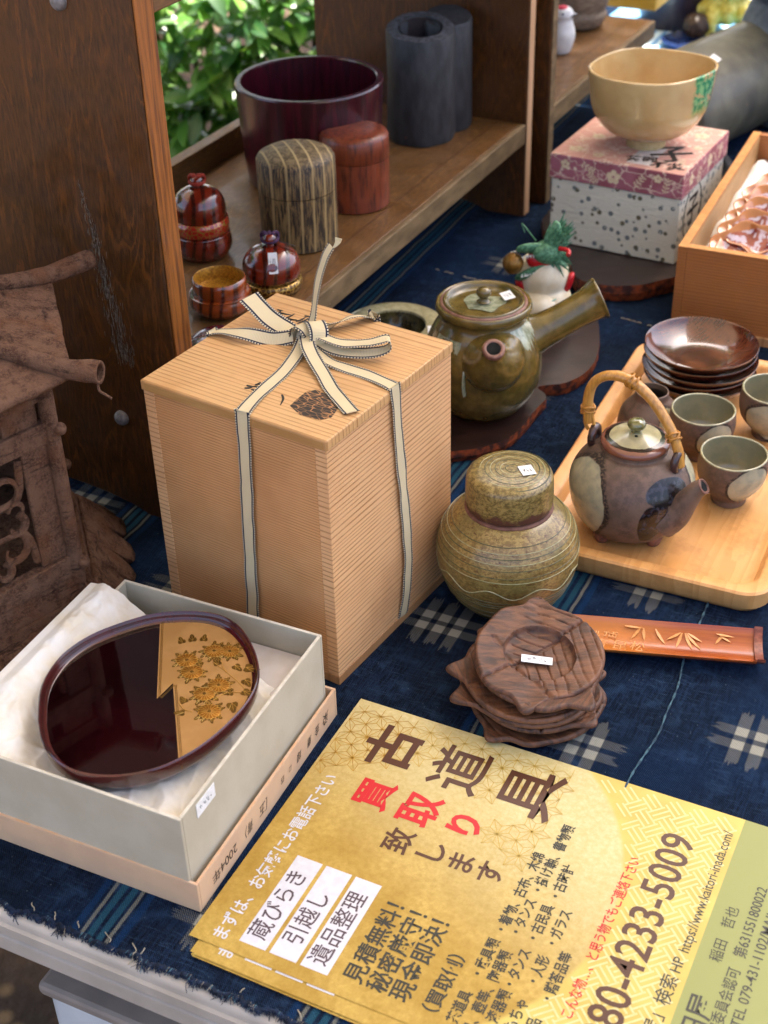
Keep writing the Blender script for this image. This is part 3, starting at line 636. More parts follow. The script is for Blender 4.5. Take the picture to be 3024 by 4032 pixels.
tg.matrix_local = Matrix.Translation(Vector((.005, 2.5, 6.0))*K)@Matrix.Rotation(pi/2, 4, 'Z')@Matrix.Rotation(pi/2, 4, 'X')
n = N('tissue_paper'); nf = n.noise(.5, 5); col = n.mix(n.mr(nf, .35, .7), '#e6e2d8', '#dcd2bc'); cr = n.vor(.35, feature='DISTANCE_TO_EDGE')
n.bump(n.noise(.8, 3), .3, .15); M['tissue'] = n.fin(col, .9, spec=.2)
M['white_card'] = mat('white_card', '#cfc8c2', '#c6bcb2', .5, rough=.7)
ts = thing('tissue_paper', 'crumpled white tissue paper lining the grey box under the tray', 'paper', (-11.38, 52.66, .32), -.4495)
def tz(i, j, nx=150, ny=150):
    a = -16.2+16.0*i/(nx-1); b = .28+15.2*j/(ny-1)
    ea = min(a+14.3, -.3-a); eb = min(b-.3, 16.5-b)
    d = min(ea, eb)
    z_ = 5.3+.0*d
    left = max(0, min(1, (-11.0-a)/3.6)); z_ += 1.9*left**1.1
    z_ += .35*mn.noise(Vector((a*.35, b*.35, 2)))-.55*abs(mn.noise(Vector((a*.45+b*.25, b*.3, 9))))**.7-.3*abs(mn.noise(Vector((a*.8, b*.6-a*.4, 19))))+.3-.12*abs(mn.noise(Vector((a*1.5+b, b*1.3, 4))))
    near = max(0, 1-(b-.3)/1.6); z_ += .3*near-(.0)
    if a < -14.6: z_ = min(z_, 7.5-(-14.6-a)*.5)+.1
    elif b < 1.: z_ = min(z_, 6.9)
    rightlow = max(0, min(1, (a+3)/2.7)); z_ -= 1.2*rightlow
    if a < -14.25: z_ = max(z_, 7.05)
    lim = 15.4-(2.2 if a > -4 else 0)
    return (a, min(b, lim+.4*mn.noise(Vector((a*.5, 3, 3)))), z_)
G().grid(150, 150, tz).build('crumpled_sheet', M['tissue'], ts, smooth=80)
G().box(-8.5, 12.4, 4.75, -.3, 16.5, 4.8).build('card_insert', M['white_card'], ts)
# lacquer tray outline in the box frame
TO = [(-11.31, 2.94), (-12.74, 5.1), (-13.35, 6.92), (-13.45, 8.9), (-12.74, 11.1), (-10.9, 13.6), (-9.2, 14.8), (-7.5, 15.45), (-5.9, 15.45), (-4.4, 14.75), (-2.8, 13.35), (-1.5, 11.57), (-.94, 9.6), (-1.02, 7.2), (-1.6, 4.7), (-2.73, 2.6), (-4.42, 1.15), (-6.4, .45), (-8.2, .6), (-9.9, 1.5)]
cxt = sum(p[0] for p in TO)/len(TO); cyt = sum(p[1] for p in TO)/len(TO)
loop = smoothpts([(p[0]-cxt, p[1]-cyt, 0) for p in TO+TO[:1]], 5)[:-1]
def ring(sc_, z): return [(p.x*sc_, p.y*sc_, z) for p in loop]
n = N('black_red_lacquer'); col = n.mix(n.mr(n.noise(.12, 2), .4, .65), '#120204', '#1d0306'); col = n.mix(n.mr(n.vor(2.5), .012, .03, .6, 0.), col, '#6a5a58'); M['lacq_floor'] = n.fin(col, .07, 0, 1., coat_rough=.02)
M['lacq_rim'] = mat('oxblood_lacquer', '#34070b', '#480c11', .5, rough=.2, coat=.5)
tr_ = thing('lacquer_tray', 'dark red lacquer tray with gold chrysanthemum corner lying in the grey box', 'tray', (-11.38, 52.66, .32), -.4495)
piv = bpy.data.objects.new('tray_body', None); COL.objects.link(piv); piv.parent = tr_; piv.location = Vector((cxt, cyt, 5.9))*K
rings = [ring(.90, 0), ring(.955, .1), ring(.985, .5), ring(1.0, 1.2), ring(1.0, 1.4), ring(.985, 1.46), ring(.972, 1.38), ring(.966, 1.15), ring(.955, .92), ring(.925, .86)]
g = G(); nl = len(loop); vs = [p for r_ in rings for p in r_]
fs = [(i*nl+k, i*nl+(k+1) % nl, (i+1)*nl+(k+1) % nl, (i+1)*nl+k) for i in range(len(rings)-1) for k in range(nl)]
g.add(vs, fs+[tuple(reversed(range(nl)))]); g.build('tray_wall', M['lacq_rim'], piv, smooth=60)
G().add([p for p in ring(.935, .87)], [tuple(range(nl))]).build('tray_floor', M['lacq_floor'], piv)
# gold corner: floor outline clipped by the zig-zag line
def clip(poly, p, nrm):
    out = []
    for i in range(len(poly)):
        a = Vector(poly[i]); b = Vector(poly[(i+1) % len(poly)]); da = (a-p).dot(nrm); db = (b-p).dot(nrm)
        if da >= 0: out.append(tuple(a))
        if da*db < 0: out.append(tuple(a+(b-a)*(da/(da-db))))
    return out
def zz(pt): return Vector((pt[0]-cxt, pt[1]-cyt, 0))
z1_, z2_, z3_, z4_ = zz((-10.3, 14.4)), zz((-6.35, 7.75)), zz((-6.2, 9.3)), zz((-2.0, 3.2))
fl = [(p.x*.927, p.y*.927, 0) for p in loop]
n = N('gold_lacquer'); x, y, z = n.xyz(); col = n.mix(n.mr(n.noise(.5, 3), .35, .65), '#b58850', '#a87c44'); M['gold_lq'] = n.fin(col, .4, .2, .4)
M['gold_dk'] = mat('dark_gold_relief', '#5f4310', '#7a5818', 3, rough=.35, metal=.5); M['gold_fl'] = mat('amber_gold_relief', '#94601a', '#a8701f', 3, rough=.3, metal=.6); M['gold_ln'] = mat('bright_gold_line', '#c99a4a', '#d8ac5c', 3, rough=.3, metal=.6)
def zpoly(off, z):
    g = G()
    def nside(a, b): d = (b-a).normalized(); return Vector((-d.y, d.x, 0))*(-1)
    n1 = nside(z1_, z2_); n1 = n1 if n1.dot(zz((-3, 12))-z1_) > 0 else -n1
    n3 = nside(z3_, z4_); n3 = n3 if n3.dot(zz((-1.5, 8))-z3_) > 0 else -n3
    n2 = nside(z2_, z3_); n2 = n2 if n2.x > 0 else -n2
    A1 = clip(clip(fl, z1_+n1*off, n1), z2_+n2*off, -n2); A3 = clip(clip(fl, z3_+n3*off, n3), z2_+n2*off, n2)
    for A_ in (A1, A3):
        if len(A_) > 2: g.add([(p[0], p[1], z) for p in A_], [tuple(range(len(A_)))])
    return g
zpoly(0, .885).build('gold_panel', M['gold_lq'], piv)
zo = G()
for a, b in ((z1_, z2_), (z2_, z3_), (z3_, z4_)):
    for off in (.12, .2):
        d = (b-a).normalized(); nv = Vector((-d.y, d.x, 0)); nv = nv if nv.dot(zz((-3.5, 10))-a) > 0 else -nv
        zo.tube([a+nv*off+d*.2+Z_*.895, b+nv*off-d*.1+Z_*.895], .02, 4)
zo.build('border_line', M['gold_dk'], piv)
def flower(g1, g2, g3, cx, cy, r, tilt=0., z=.9):
    c = Vector((cx, cy, z)); N_ = 17
    g1.lathe([(r, 0), (r*.95, .03), (r*.4, .05), (0, .06)], c=(0, 0), seg=24)
    base = len(g1.v)-4*24
    for k in range(base, len(g1.v)): v_ = g1.v[k]; g1.v[k] = (v_[0]*1.08+cx, v_[1]*.92+cy, v_[2]+z)
    for k in range(N_):
        a = 2*pi*k/N_; g2.tube([(cx+cos(a)*r*.2, cy+sin(a)*r*.2*.9, z+.065), (cx+cos(a)*r*1.05, cy+sin(a)*r*.92, z+.035)], .016, 4)
        a2 = a+pi/N_; g2.tube([(cx+cos(a)*r*.98, cy+sin(a)*r*.88, z+.04), (cx+cos(a2)*r*1.14, cy+sin(a2)*r*1.0, z+.03), (cx+cos(a2+pi/N_)*r*.98, cy+sin(a2+pi/N_)*r*.88, z+.04)], .016, 4)
    g3.lathe([(.11, z+.05), (.09, z+.09), (0, z+.1)], c=(cx, cy), seg=8)
def leafmark(g, gl, cx, cy, a, s_, z=.9):
    P = []
    for k in range(16):
        t_ = 2*pi*k/16; rr = s_*(1+.28*cos(3*t_))*.62; P.append((cx+cos(a)*(rr*cos(t_)+s_*.4)-sin(a)*rr*.7*sin(t_), cy+sin(a)*(rr*cos(t_)+s_*.4)+cos(a)*rr*.7*sin(t_)))
    g.prism(P, z-.01, z+.02)
    for da in (-.5, 0, .5): gl.tube([(cx, cy, z+.028), (cx+cos(a+da)*s_*.9, cy+sin(a+da)*s_*.9, z+.028)], .012, 3)
gF, gL, gC, gLf = G(), G(), G(), G()
FL = [((-6.85, 11.25), .64), ((-6.0, 10.45), .64), ((-5.75, 12.65), .58), ((-4.85, 13.0), .55), ((-3.9, 10.05), .62), ((-4.3, 9.05), .6), ((-3.25, 7.85), .64)]
R = random.Random(2)
for (p, r_) in FL:
    cx, cy = p[0]-cxt+.35, p[1]-cyt+.15; flower(gF, gL, gC, cx, cy, r_)
    for k in range(9):
        a = 2*pi*k/9+R.uniform(-.2, .2); leafmark(gLf, gL, cx+cos(a)*r_*.95, cy+sin(a)*r_*.9, a, R.uniform(.3, .42), .892)
for (p, a, s_) in (((-7.5, 13.0), 2.2, .55), ((-6.9, 13.3), 1.9, .5), ((-3.9, 12.0), -.4, .55), ((-3.2, 12.1), .2, .75), ((-2.7, 11.1), -.6, .6), ((-2.3, 10.2), -.2, .6), ((-2.4, 9.0), -.9, .7), ((-5.0, 8.0), 2.6, .5), ((-4.6, 7.2), 3.6, .5), ((-2.9, 9.6), 2.0, .45), ((-4.9, 11.7), 2.6, .5), ((-8.0, 12.6), 2.4, .5)):
    leafmark(gLf, gL, p[0]-cxt+.35, p[1]-cyt+.15, a, s_, .892)
for P in ([(-2.0, 10.6), (-3.2, 11.2), (-4.9, 11.9)], [(-2.0, 10.2), (-2.8, 9.8), (-3.2, 8.9)], [(-3.2, 11.2), (-4.0, 11.6), (-4.6, 12.3)], [(-5.0, 8.0), (-4.4, 7.6), (-3.8, 7.6)]):
    gL.tube(smoothpts([(p[0]-cxt, p[1]-cyt, .905) for p in P], 4), .025, 4)
gLf.build('relief_leaves', M['gold_dk'], piv); gF.build('relief_flowers', M['gold_fl'], piv, smooth=40); gL.build('relief_lines', M['gold_ln'], piv); gC.build('flower_centres', M['gold_dk'], piv)

# ------------------------------------------------------------------ flyers (local x = down the sheet, y = along a line of print)
FO = (-11.417, 50.69); FY = .4716
n = N('gold_flyer_print'); x, y, z = n.xyz()
foil = n.noise(2.6, 9, .78); foil2 = n.noise(.25, 4)
gold = n.mix(n.mr(foil, .3, .7), '#a5843a', '#c4a452'); gold = n.mix(n.mr(foil2, .35, .65, 0., .6), gold, '#94701f')
dx = n.m('SUBTRACT', x, 6.5); dy = n.m('SUBTRACT', y, 16.0)
dist_ = n.m('SQRT', n.m('ADD', n.m('MULTIPLY', dx, dx), n.m('MULTIPLY', n.m('MULTIPLY', dy, dy), 1.2)))
pale = n.mix(n.mr(foil, .35, .7), '#bfae72', '#cfc292'); pf = n.mr(n.m('ADD', n.m('MULTIPLY', n.m('SUBTRACT', y, 8.), .085), n.m('MULTIPLY', n.m('SUBTRACT', x, 3.), .03)), 0., 1.15)
pf = n.m('MULTIPLY', pf, n.mr(foil2, .2, .8, .75, 1.15))
gold = n.mix(pf, gold, pale)
lit = n.mix(n.mr(n.noise(.5, 2), .35, .65), '#bfa654', '#c8b25e'); cxx = n.m('SUBTRACT', x, 7.5); cyy = n.m('SUBTRACT', y, 10.8)
cr_ = n.m('SQRT', n.m('ADD', n.m('MULTIPLY', cxx, cxx), n.m('MULTIPLY', cyy, cyy)))
gold = n.mix(n.mr(cr_, 12.9, 13.3), gold, lit)
col = n.mix(n.mr(x, 25.45, 25.5), gold, '#8c8f54')
M['flyer'] = n.fin(col, .42, spec=.3)
M['flyer_back'] = mat('flyer_paper', '#e6dfc4', rough=.5)
offs = [(.25, -.85, -.02), (-.55, -.75, .012), (.1, -.45, -.01), (-.7, -.3, .004), (.65, -1.05, 0.004), (0, 0, 0)]
offs = [(.55, -.7, -.012), (.72, -.95, -.008), (.85, -1.05, -.004), (.62, -.85, .004), (.9, -.95, .0), (0, 0, 0)]
for k, (ox, oy, da) in enumerate(offs):
    zf = .1+k*.035
    q = Vector((FO[0], FO[1], 0))+Vector((cos(FY), -sin(FY), 0))*ox+Vector((sin(FY), cos(FY), 0))*oy
    top_ = k == len(offs)-1
    lab = 'topmost gold flyer, its large brown and red title and phone number fully visible' if top_ else f'gold flyer, {["second", "third", "fourth", "fifth", "sixth"][len(offs)-2-k]} from the top of the flyer stack, only its edge showing'
    f = thing('flyer', lab, 'flyer', (q.x, q.y, zf), -FY+da, 'gold advertising flyers')
    def fz(i, j): a, b = 29.7*i/24, 21*j/16; return (a, b, .05*sin(a*.2)*0+.012*mn.noise(Vector((a*.1, b*.1, k))))
    g = G().grid(25, 17, fz); g.build('sheet', M['flyer'], f)
    if k >= len(offs)-2:
        def L(s, size, xx, yy, m, off=0., sx=1., al='LEFT', sp=1., y1=None):
            o_ = text(s, size, f, xx, yy, .018, pi/2, m, 'lettering', off, al, sx, sp)
            if y1:
                vx = [v_.co.x for v_ in o_.data.vertices]; q_ = (y1-yy)*K/(max(vx)-min(vx)); o_.scale.x = q_; o_.location.y -= min(vx)*q_
            return o_
        L('まずは、お気軽にお電話下さい', 1.06, 1.62, .55, M['white_print'], .012, y1=14.0)
        for xx in (2.7, 4.6, 6.5): G().box(xx, .85, .006, xx+1.65, 7.5, .0125).build('white_panel', M['white_print'], f)
        L('蔵びらき', 1.35, 3.5, 1.35, M['purple_print'], .01, .95, sp=1.05); L('引越し', 1.35, 5.42, 1.8, M['purple_print'], .01, .95, sp=1.05); L('遺品整理', 1.35, 7.32, 1.25, M['purple_print'], .01, .98, sp=1.0)
    if top_:
        for ch, xx, s_ in (('古', 4.1, 3.5), ('道', 8.75, 3.7), ('具', 13.4, 3.9)): L(ch, s_, xx, 17.75, M['brown_ink'], {'道': .045, '古': .1, '具': .06}[ch], 1.08, 'CENTER')
        for ch, xx, s_ in (('買', 4.75, 2.45), ('取', 7.8, 2.6), ('り', 10.75, 2.3)): L(ch, s_, xx, 13.7, M['red_ink'], .07, 1., 'CENTER')
        for ch, xx, s_ in (('致', 7.65, 1.9), ('し', 9.75, 1.9), ('ま', 11.65, 1.75), ('す', 13.45, 1.75)): L(ch, s_, xx, 10.95, M['brown_ink'], .03, 1., 'CENTER')
        for s, xx in (('見積無料！', 9.55), ('秘密厳守！', 10.95), ('現金即決！', 12.3)): L(s, 1.35, xx, 1.05, M['dark_print'], .022, y1=6.7)
        L('（買取例）', 1.05, 14.05, .45, M['dark_print'], .02)
        for s, xx, yy in (('・茶道具', 15.35, .3), ('・武具類', 15.4, 4.0), ('・着物、古布、木綿', 15.45, 7.2), ('皿、壺等、陶器類', 16.3, .7), ('・タンス', 16.25, 7.4), ('・掛け軸、書物類', 16.3, 10.6),
                          ('漆器類', 17.2, 1.9), ('・タンス', 17.2, 4.1), ('・古民具', 17.25, 7.4), ('・古時計', 17.35, 10.6), ('・おもちゃ', 18.2, .4), ('・人形', 18.25, 4.8), ('・ガラス', 18.3, 7.5), ('骨董品', 19.2, 1.0), ('・贈答品等', 19.3, 4.1)):
            L(s, .82, xx, yy, M['dark_print'], .018, .86)
        L('こんな物…、と思う物でもご連絡下さい', .78, 20.55, 3.8, M['red_ink'], .008, y1=15.5)
        L('080-4233-5009', 2.7, 22.45, 2.9, M['brown_ink'], .03, y1=18.2)
        L('「稲田屋」検索', 1.0, 24.75, 1.6, M['dark_print'], .008); L('HP', .85, 24.8, 8.8, M['dark_print'], .006); L('https://www.kaitori-inada.com/', .85, 24.85, 10.3, M['dark_print'], .006, y1=19.7)
        L('稲田屋', 1.5, 26.7, 3.6, M['dark_print'], .02); L('稲田　哲也', .8, 26.55, 10.4, M['dark_print'], .0)
        L('兵庫県公安委員会認可　第631551800022', .8, 27.65, 3.0, M['dark_print'], .005, y1=16.4); L('TEL 079-431-1102/MAIL kobi', .8, 28.55, 6.9, M['dark_print'], .005, y1=16.6)
        # hemp-leaf star pattern
        g = G(); rr = 1.18
        def seg(g, p, q, w_=.022, z_=.0145):
            p = Vector(p); q = Vector(q); d = (q-p); 
            if d.length < .01: return
            nv = Vector((-d.y, d.x)).normalized()*w_; g.add([(p.x-nv.x, p.y-nv.y, z_), (q.x-nv.x, q.y-nv.y, z_), (q.x+nv.x, q.y+nv.y, z_), (p.x+nv.x, p.y+nv.y, z_)], [(0, 1, 2, 3)])
        g2 = G(); R = random.Random(6)
        for i in range(-2, 12):
            for j in range(-2, 14):
                cx = (i*1.5)*rr+.2; cy = 21-(j+.5*(i % 2))*rr*sqrt(3)
                keep = (cy > 13.2+.35*cx*(cx < 4)+(.6*abs(cx-2)) and cx < 2.5) or (cy > 16.4+.9*sin(cx*1.1) and cx < 15.8) or (cy > 12.3 and 12.4 < cx < 15.6 and cy < 15) 
                if not keep or cx > 16.2: continue
                tgt = g if cx < 4.5 else g2
                cen = [(cx, cy)]
                hexp = [(cx+rr*cos(pi/3*k), cy+rr*sin(pi/3*k)) for k in range(6)]
                for k in range(6):
                    p, q = hexp[k], hexp[(k+1) % 6]; c3 = ((cx+p[0]+q[0])/3, (cy+p[1]+q[1])/3)
                    for a, b in (((cx, cy), p), ((cx, cy), c3), (p, c3), (q, c3)):
                        if all(0.02 < w_[0] < 29.6 and 0.02 < w_[1] < 20.97 for w_ in (a, b)): seg(tgt, a, b)
        g.build('star_pattern', M['gold_line'], f); g2.build('star_pattern', M['pale_gold_line'], f)
        # key-fret lattice outside the round gold field
        g = G(); S_ = 1.02
        for i in range(-30, 30):
            for j in range(-30, 30):
                cu, cv = (i+.5)*S_, (j+.5)*S_; par = (i+j) % 2
                for q_ in (-.34, 0., .34):
                    e0 = -.5 if q_ == 0 else -.62; e1 = .62 if q_ == 0 else .5
                    a_ = (cu+q_*S_, cv+e0*S_) if par else (cu+e0*S_, cv+q_*S_); b_ = (cu+q_*S_, cv+e1*S_) if par else (cu+e1*S_, cv+q_*S_)
                    P_ = [(15+(p_[0]-p_[1])*.7071, 10+(p_[0]+p_[1])*.7071) for p_ in (a_, b_)]
                    if all(.1 < p_[0] < 25.3 and .1 < p_[1] < 20.9 and sqrt((p_[0]-7.5)**2+(p_[1]-10.8)**2) > 13.2 for p_ in P_): seg(g, P_[0], P_[1], .06)
        g.build('fret_pattern', M['sayagata_line'], f)

# ------------------------------------------------------------------ ash-glazed lidded jar
n = N('ash_glaze'); x, y, z = n.xyz()
sp_ = n.noise(3.2, 6, .75, st=(1, 1, 1.6)); col = n.mix(n.mr(sp_, .42, .58), '#9c8248', '#73592a'); col = n.mix(n.mr(n.noise(.35, 3), .4, .65, 0., .6), col, '#6c6234')
col = n.mix(n.mr(n.noise(2.2, 6, .8, st=(1, 1, 2)), .56, .6), col, '#5a3a18')
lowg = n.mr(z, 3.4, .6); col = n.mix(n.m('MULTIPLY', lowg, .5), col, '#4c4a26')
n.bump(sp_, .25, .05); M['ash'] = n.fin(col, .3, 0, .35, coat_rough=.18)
n = N('ash_glaze_lid'); x, y, z = n.xyz(); sp_ = n.noise(3.2, 6, .75, st=(1, 1, 1.6)); col = n.mix(n.mr(sp_, .42, .58), '#8f7a44', '#5c4a20'); bare = n.mr(n.m('ADD', z, n.m('MULTIPLY', n.m('SUBTRACT', n.noise(.8, 5), .5), 3.4)), 8.1, 7.9, 0., 1.)
bare = n.mr(n.m('ADD', z, n.m('MULTIPLY', n.m('SUBTRACT', n.noise(.9, 6), .5), 3.)), 8.5, 9.0, 1., 0.)
col = n.mix(bare, col, '#4e2a1c'); n.bump(sp_, .25, .05); M['ash_lid'] = n.fin(col, n.m('ADD', .28, n.m('MULTIPLY', bare, .25)), 0, .3, coat_rough=.2)
M['slip'] = mat('pale_slip_line', '#a8a078', '#8a8a5c', 3, rough=.35, coat=.4); M['groove'] = mat('dark_glaze_groove', '#4f5230', '#3f3f22', 3, rough=.35, coat=.3)
M['bare_clay'] = mat('bare_brown_clay', '#7d5544', '#5e3a2c', 1.5, rough=.7, bump=.3, bs=8)
t = thing('lidded_jar', 'squat olive and tan glazed jar with combed rings and a domed lid', 'jar', (8.6, 79.85, .08))
JP = [(2.6, 0), (3.0, .2), (4.2, 1.7), (4.86, 3.5), (4.98, 4.8), (4.8, 6.0), (4.3, 7.0), (3.4, 7.85), (2.8, 8.15), (2.7, 8.3), (2.4, 8.3)]
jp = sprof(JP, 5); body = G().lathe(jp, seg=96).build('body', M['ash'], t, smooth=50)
def rad_at(prof, z):
    for (r0, z0), (r1, z1) in zip(prof, prof[1:]):
        if min(z0, z1) <= z <= max(z0, z1) and z1 != z0: return r0+(r1-r0)*(z-z0)/(z1-z0)
    return prof[-1][0]
def ring_line(parent, prof, z, r_, m, name='ring_line', amp=0., nn=0, seg=120, dz=0.):
    pts = []
    for k in range(seg+1):
        a = 2*pi*k/seg; zz_ = z+amp*sin(nn*a)+dz*sin(a); rr = rad_at(prof, zz_); pts.append((rr*cos(a), rr*sin(a), zz_))
    G().tube(pts, r_, 5, cap=False).build(name, m, parent, smooth=80)
for z_ in (7.4, 7.05, 6.75, 6.4, 6.0, 5.45, 5.1): ring_line(body, jp, z_, .03, M['slip'] if z_ in (7.05, 6.4, 5.1) else M['groove'], dz=.06)
for z_ in (3.2, 2.9, 2.65, 2.0, 1.3): ring_line(body, jp, z_, .035, M['groove'], dz=.05)
ring_line(body, jp, 3.95, .05, M['slip'], 'wavy_line', .33, 9, 240)
G().lathe(sprof([(2.72, 7.95), (3.05, 8.05), (2.98, 8.2), (2.7, 8.3)], 3), seg=64).build('bare_collar', M['bare_clay'], t, smooth=50)
LPf = sprof([(2.7, 8.3), (2.95, 8.36), (3.02, 9.0), (2.98, 10.3), (2.8, 10.75), (2.3, 10.98), (1.2, 11.08), (0, 11.1)], 5)
ld = G().lathe(LPf, seg=80).build('lid', M['ash_lid'], t, smooth=60)
for k, rr in enumerate((.45, .8, 1.15, 1.5, 1.85, 2.2, 2.55)):
    pts = [((rr+.06*sin(a))*cos(a)+.15, (rr)*sin(a), 11.1-.0*rr-(.02+.035*rr*rr*.5 if rr < 2.1 else .09+(rr-2.1)*.3)) for a in [2*pi*i/64 for i in range(65)]]
    G().tube(pts, .045, 5, cap=False).build('ring_line', M['slip'] if k % 2 else M['groove'], ld, smooth=80)
price_tag(t, 1.1, -.35, 11.12, .95, 1.15, rz=.25, seed=9, rot=(.0, .03, .25))

# ------------------------------------------------------------------ carved leaf coasters
n = N('carved_dark_wood'); x, y, z = n.xyz(); g1 = n.noise(1., 5, st=(.5, 2., 1.), dist=1.); rg = n.wave(.3, n.vmul(n.obj(), (.3, 1, .3)), 'Y', 6., .5)
col = n.mix(n.mr(g1, .35, .68), '#6a4229', '#3c2316'); col = n.mix(n.mr(rg, .75, .97, 0., .35), col, '#24150e'); col = n.mix(n.mr(n.noise(.4, 3), .5, .7, 0., .5), col, '#835638')
n.bump(n.noise(1.5, 8, .7, st=(.6, 3., 1.)), .7, .08); M['carved'] = n.fin(col, .55)
def coaster_mesh():
    NR, NT = 56, 220
    def out_r(a):
        r = 4.15+.12*sin(2*a+.6)
        for a0, h, w_ in ((radians(252), 1.2, .17), (radians(218), .4, .3), (radians(84), .9, .17), (radians(115), .3, .25)):
            d = (a-a0+pi) % (2*pi)-pi; r += h*exp(-(d/w_)**2)
        return r
    def top(r, a, R_):
        f = r/R_; x, y = r*cos(a), r*sin(a)
        z = .55+.42*f*f
        q = max(0, min(1, (r-2.2)/.16)); z -= .42*(1-q*q*(3-2*q))
        if abs(r-2.25) < .35: z += .05*(1-abs(r-2.25)/.35)
        d = abs((x*.55-y*.83)+.4); z -= .2*exp(-(d/.1)**2)              # midrib
        side = 1 if (x*.55-y*.83)+.4 > 0 else -1
        s_ = (x*.83+y*.55)+side*.55*(x*.55-y*.83); fr_ = (s_/.78+.25*mn.noise(Vector((x*.5, y*.5, 7)))) % 1
        z -= .1*exp(-((fr_-.5)/.07)**2)*(1 if (x > -.6 or r < 2.2) else .12)*(1 if x > -1.6 else .25)
        e = (1-f); z -= .22*max(0, 1-e/.05)**2
        d2 = abs((x+1.7)*.9+(y+.6)*.5); z -= .14*exp(-(d2/.16)**2)*(1 if y < 1.5 else 0)
        z += .1*mn.noise(Vector((x*.6, y*.6, 1)))
        return z
    v = [(0, 0, top(0, 0, 4))]; fs = []
    for i in range(1, NR+1):
        for k in range(NT):
            a = 2*pi*k/NT; R_ = out_r(a); r = R_*(i/NR)
            v.append((r*cos(a), r*sin(a), top(r, a, R_)))
    for k in range(NT): fs.append((0, 1+k, 1+(k+1) % NT))
    for i in range(NR-1):
        for k in range(NT): fs.append((1+i*NT+k, 1+(i+1)*NT+k, 1+(i+1)*NT+(k+1) % NT, 1+i*NT+(k+1) % NT))
    b = len(v)
    for k in range(NT): a = 2*pi*k/NT; r = out_r(a)*.995; v.append((r*cos(a), r*sin(a), .62))
    for k in range(NT): a = 2*pi*k/NT; r = min(out_r(a), 4.3)*.6; v.append((r*cos(a), r*sin(a), 0))
    o_ = 1+(NR-1)*NT
    for k in range(NT): fs.append((o_+k, b+k, b+(k+1) % NT, o_+(k+1) % NT)); fs.append((b+k, b+NT+k, b+NT+(k+1) % NT, b+(k+1) % NT))
    fs.append(tuple(reversed([b+NT+k for k in range(NT)])))
    g = G().add(v, fs); me = g.mesh('carved_leaf_coaster'); me.materials.append(M['carved'])
    for p in me.polygons: p.use_smooth = True
    me.set_sharp_from_angle(angle=radians(55)); return me
cme = coaster_mesh(); ordn = ['lowest', 'second lowest', 'third from the bottom', 'third from the top', 'second from the top', 'topmost']
for k, (ox, oy, rz_) in enumerate(((.0, .1, 2.5), (.1, .6, -2.3), (-.45, .05, -1.0), (-.5, -.1, -1.45), (.1, .55, .9), (.2, 1.3, .05))):
    o = bpy.data.objects.new('leaf_coaster', cme); COL.objects.link(o)
    o.location = Vector((9.45+ox, 68.3+oy*.6, .05+k*.68))*K; o.rotation_euler = (.01*k-.02+(.1 if k == 5 else 0), -.03+(.02*k), rz_)
    tag(o, f'carved dark wood leaf coaster, {ordn[k]} of the stack beside the jar'+(', bearing a price tag' if k == 5 else ''), 'coaster', 'carved leaf coasters in a stack')
    if k == 5:
        price_tag(o, -.2, -.35, .38, 2.0, .62, rz=-.18, seed=12, n=4)

# ------------------------------------------------------------------ split-bamboo scoop tray
n = N('red_bamboo'); x, y, z = n.xyz(); g1 = n.noise(1., 4, st=(.15, 4., 4.)); col = n.mix(n.mr(g1, .3, .7), '#a8541e', '#8c3c16'); col = n.mix(n.mr(x, 3., 9.), '#b86c2a', col); M['bamboo_red'] = n.fin(col, .25, 0, .5, coat_rough=.15)
M['bamboo_etch'] = mat('etched_bamboo_line', '#d89a5c', '#c98a48', 2, rough=.5); M['bamboo_back'] = mat('bamboo_back', '#7a7048', '#8c8058', 1, rough=.5)
t = thing('bamboo_tray', 'narrow split bamboo tray with etched leaves poking out behind the coasters', 'bamboo tray', (12.0, 74.7, .3), -.175)
PR = [(-1.75, .95), (-1.3, .45), (-.7, .2), (0, .12), (.7, .2), (1.3, .45), (1.75, .95)]
def trough(x0, x1, th, nx=2):
    vs = []; n2 = len(PR)
    for i in range(nx):
        xx = x0+(x1-x0)*i/(nx-1)
        for (yy, zz_) in PR: vs.append((xx, yy, zz_))
        for (yy, zz_) in reversed(PR): vs.append((xx, yy*.98, max(zz_-th, -.0)))
    m_ = 2*n2; fs = [(i*m_+k, i*m_+(k+1) % m_, (i+1)*m_+(k+1) % m_, (i+1)*m_+k) for i in range(nx-1) for k in range(m_)]
    return G().add(vs, fs+[tuple(reversed(range(m_))), tuple((nx-1)*m_+k for k in range(m_))])
trough(-3.5, 12.9, .16).build('trough', M['bamboo_red'], t, smooth=40, fixn=True)
trough(12.9, 13.45, -.22).build('node_end', mat('bamboo_node', '#8a4a34', '#6a3020', 3, rough=.4), t, smooth=40, fixn=True, label='reddish node ridge closing the right end')
g = G()
def bleaf(g, x0, y0, a, L_, w_=.11):
    P = [(x0+cos(a)*L_*s_, y0+sin(a)*L_*s_) for s_ in (0, .3, .65, 1)]; ws = (.3, 1, .8, .05)
    pts = []; hv = []
    for (px, py), q in zip(P, ws):
        zz_ = .135+.24*max(0, (abs(py)/1.75))**2.2*3.3; pts.append(Vector((px, py, zz_+.03))); hv.append(Vector((-sin(a), cos(a), .35*sin(a)*0))*w_*q)
    g.strip(pts, hv, .012)
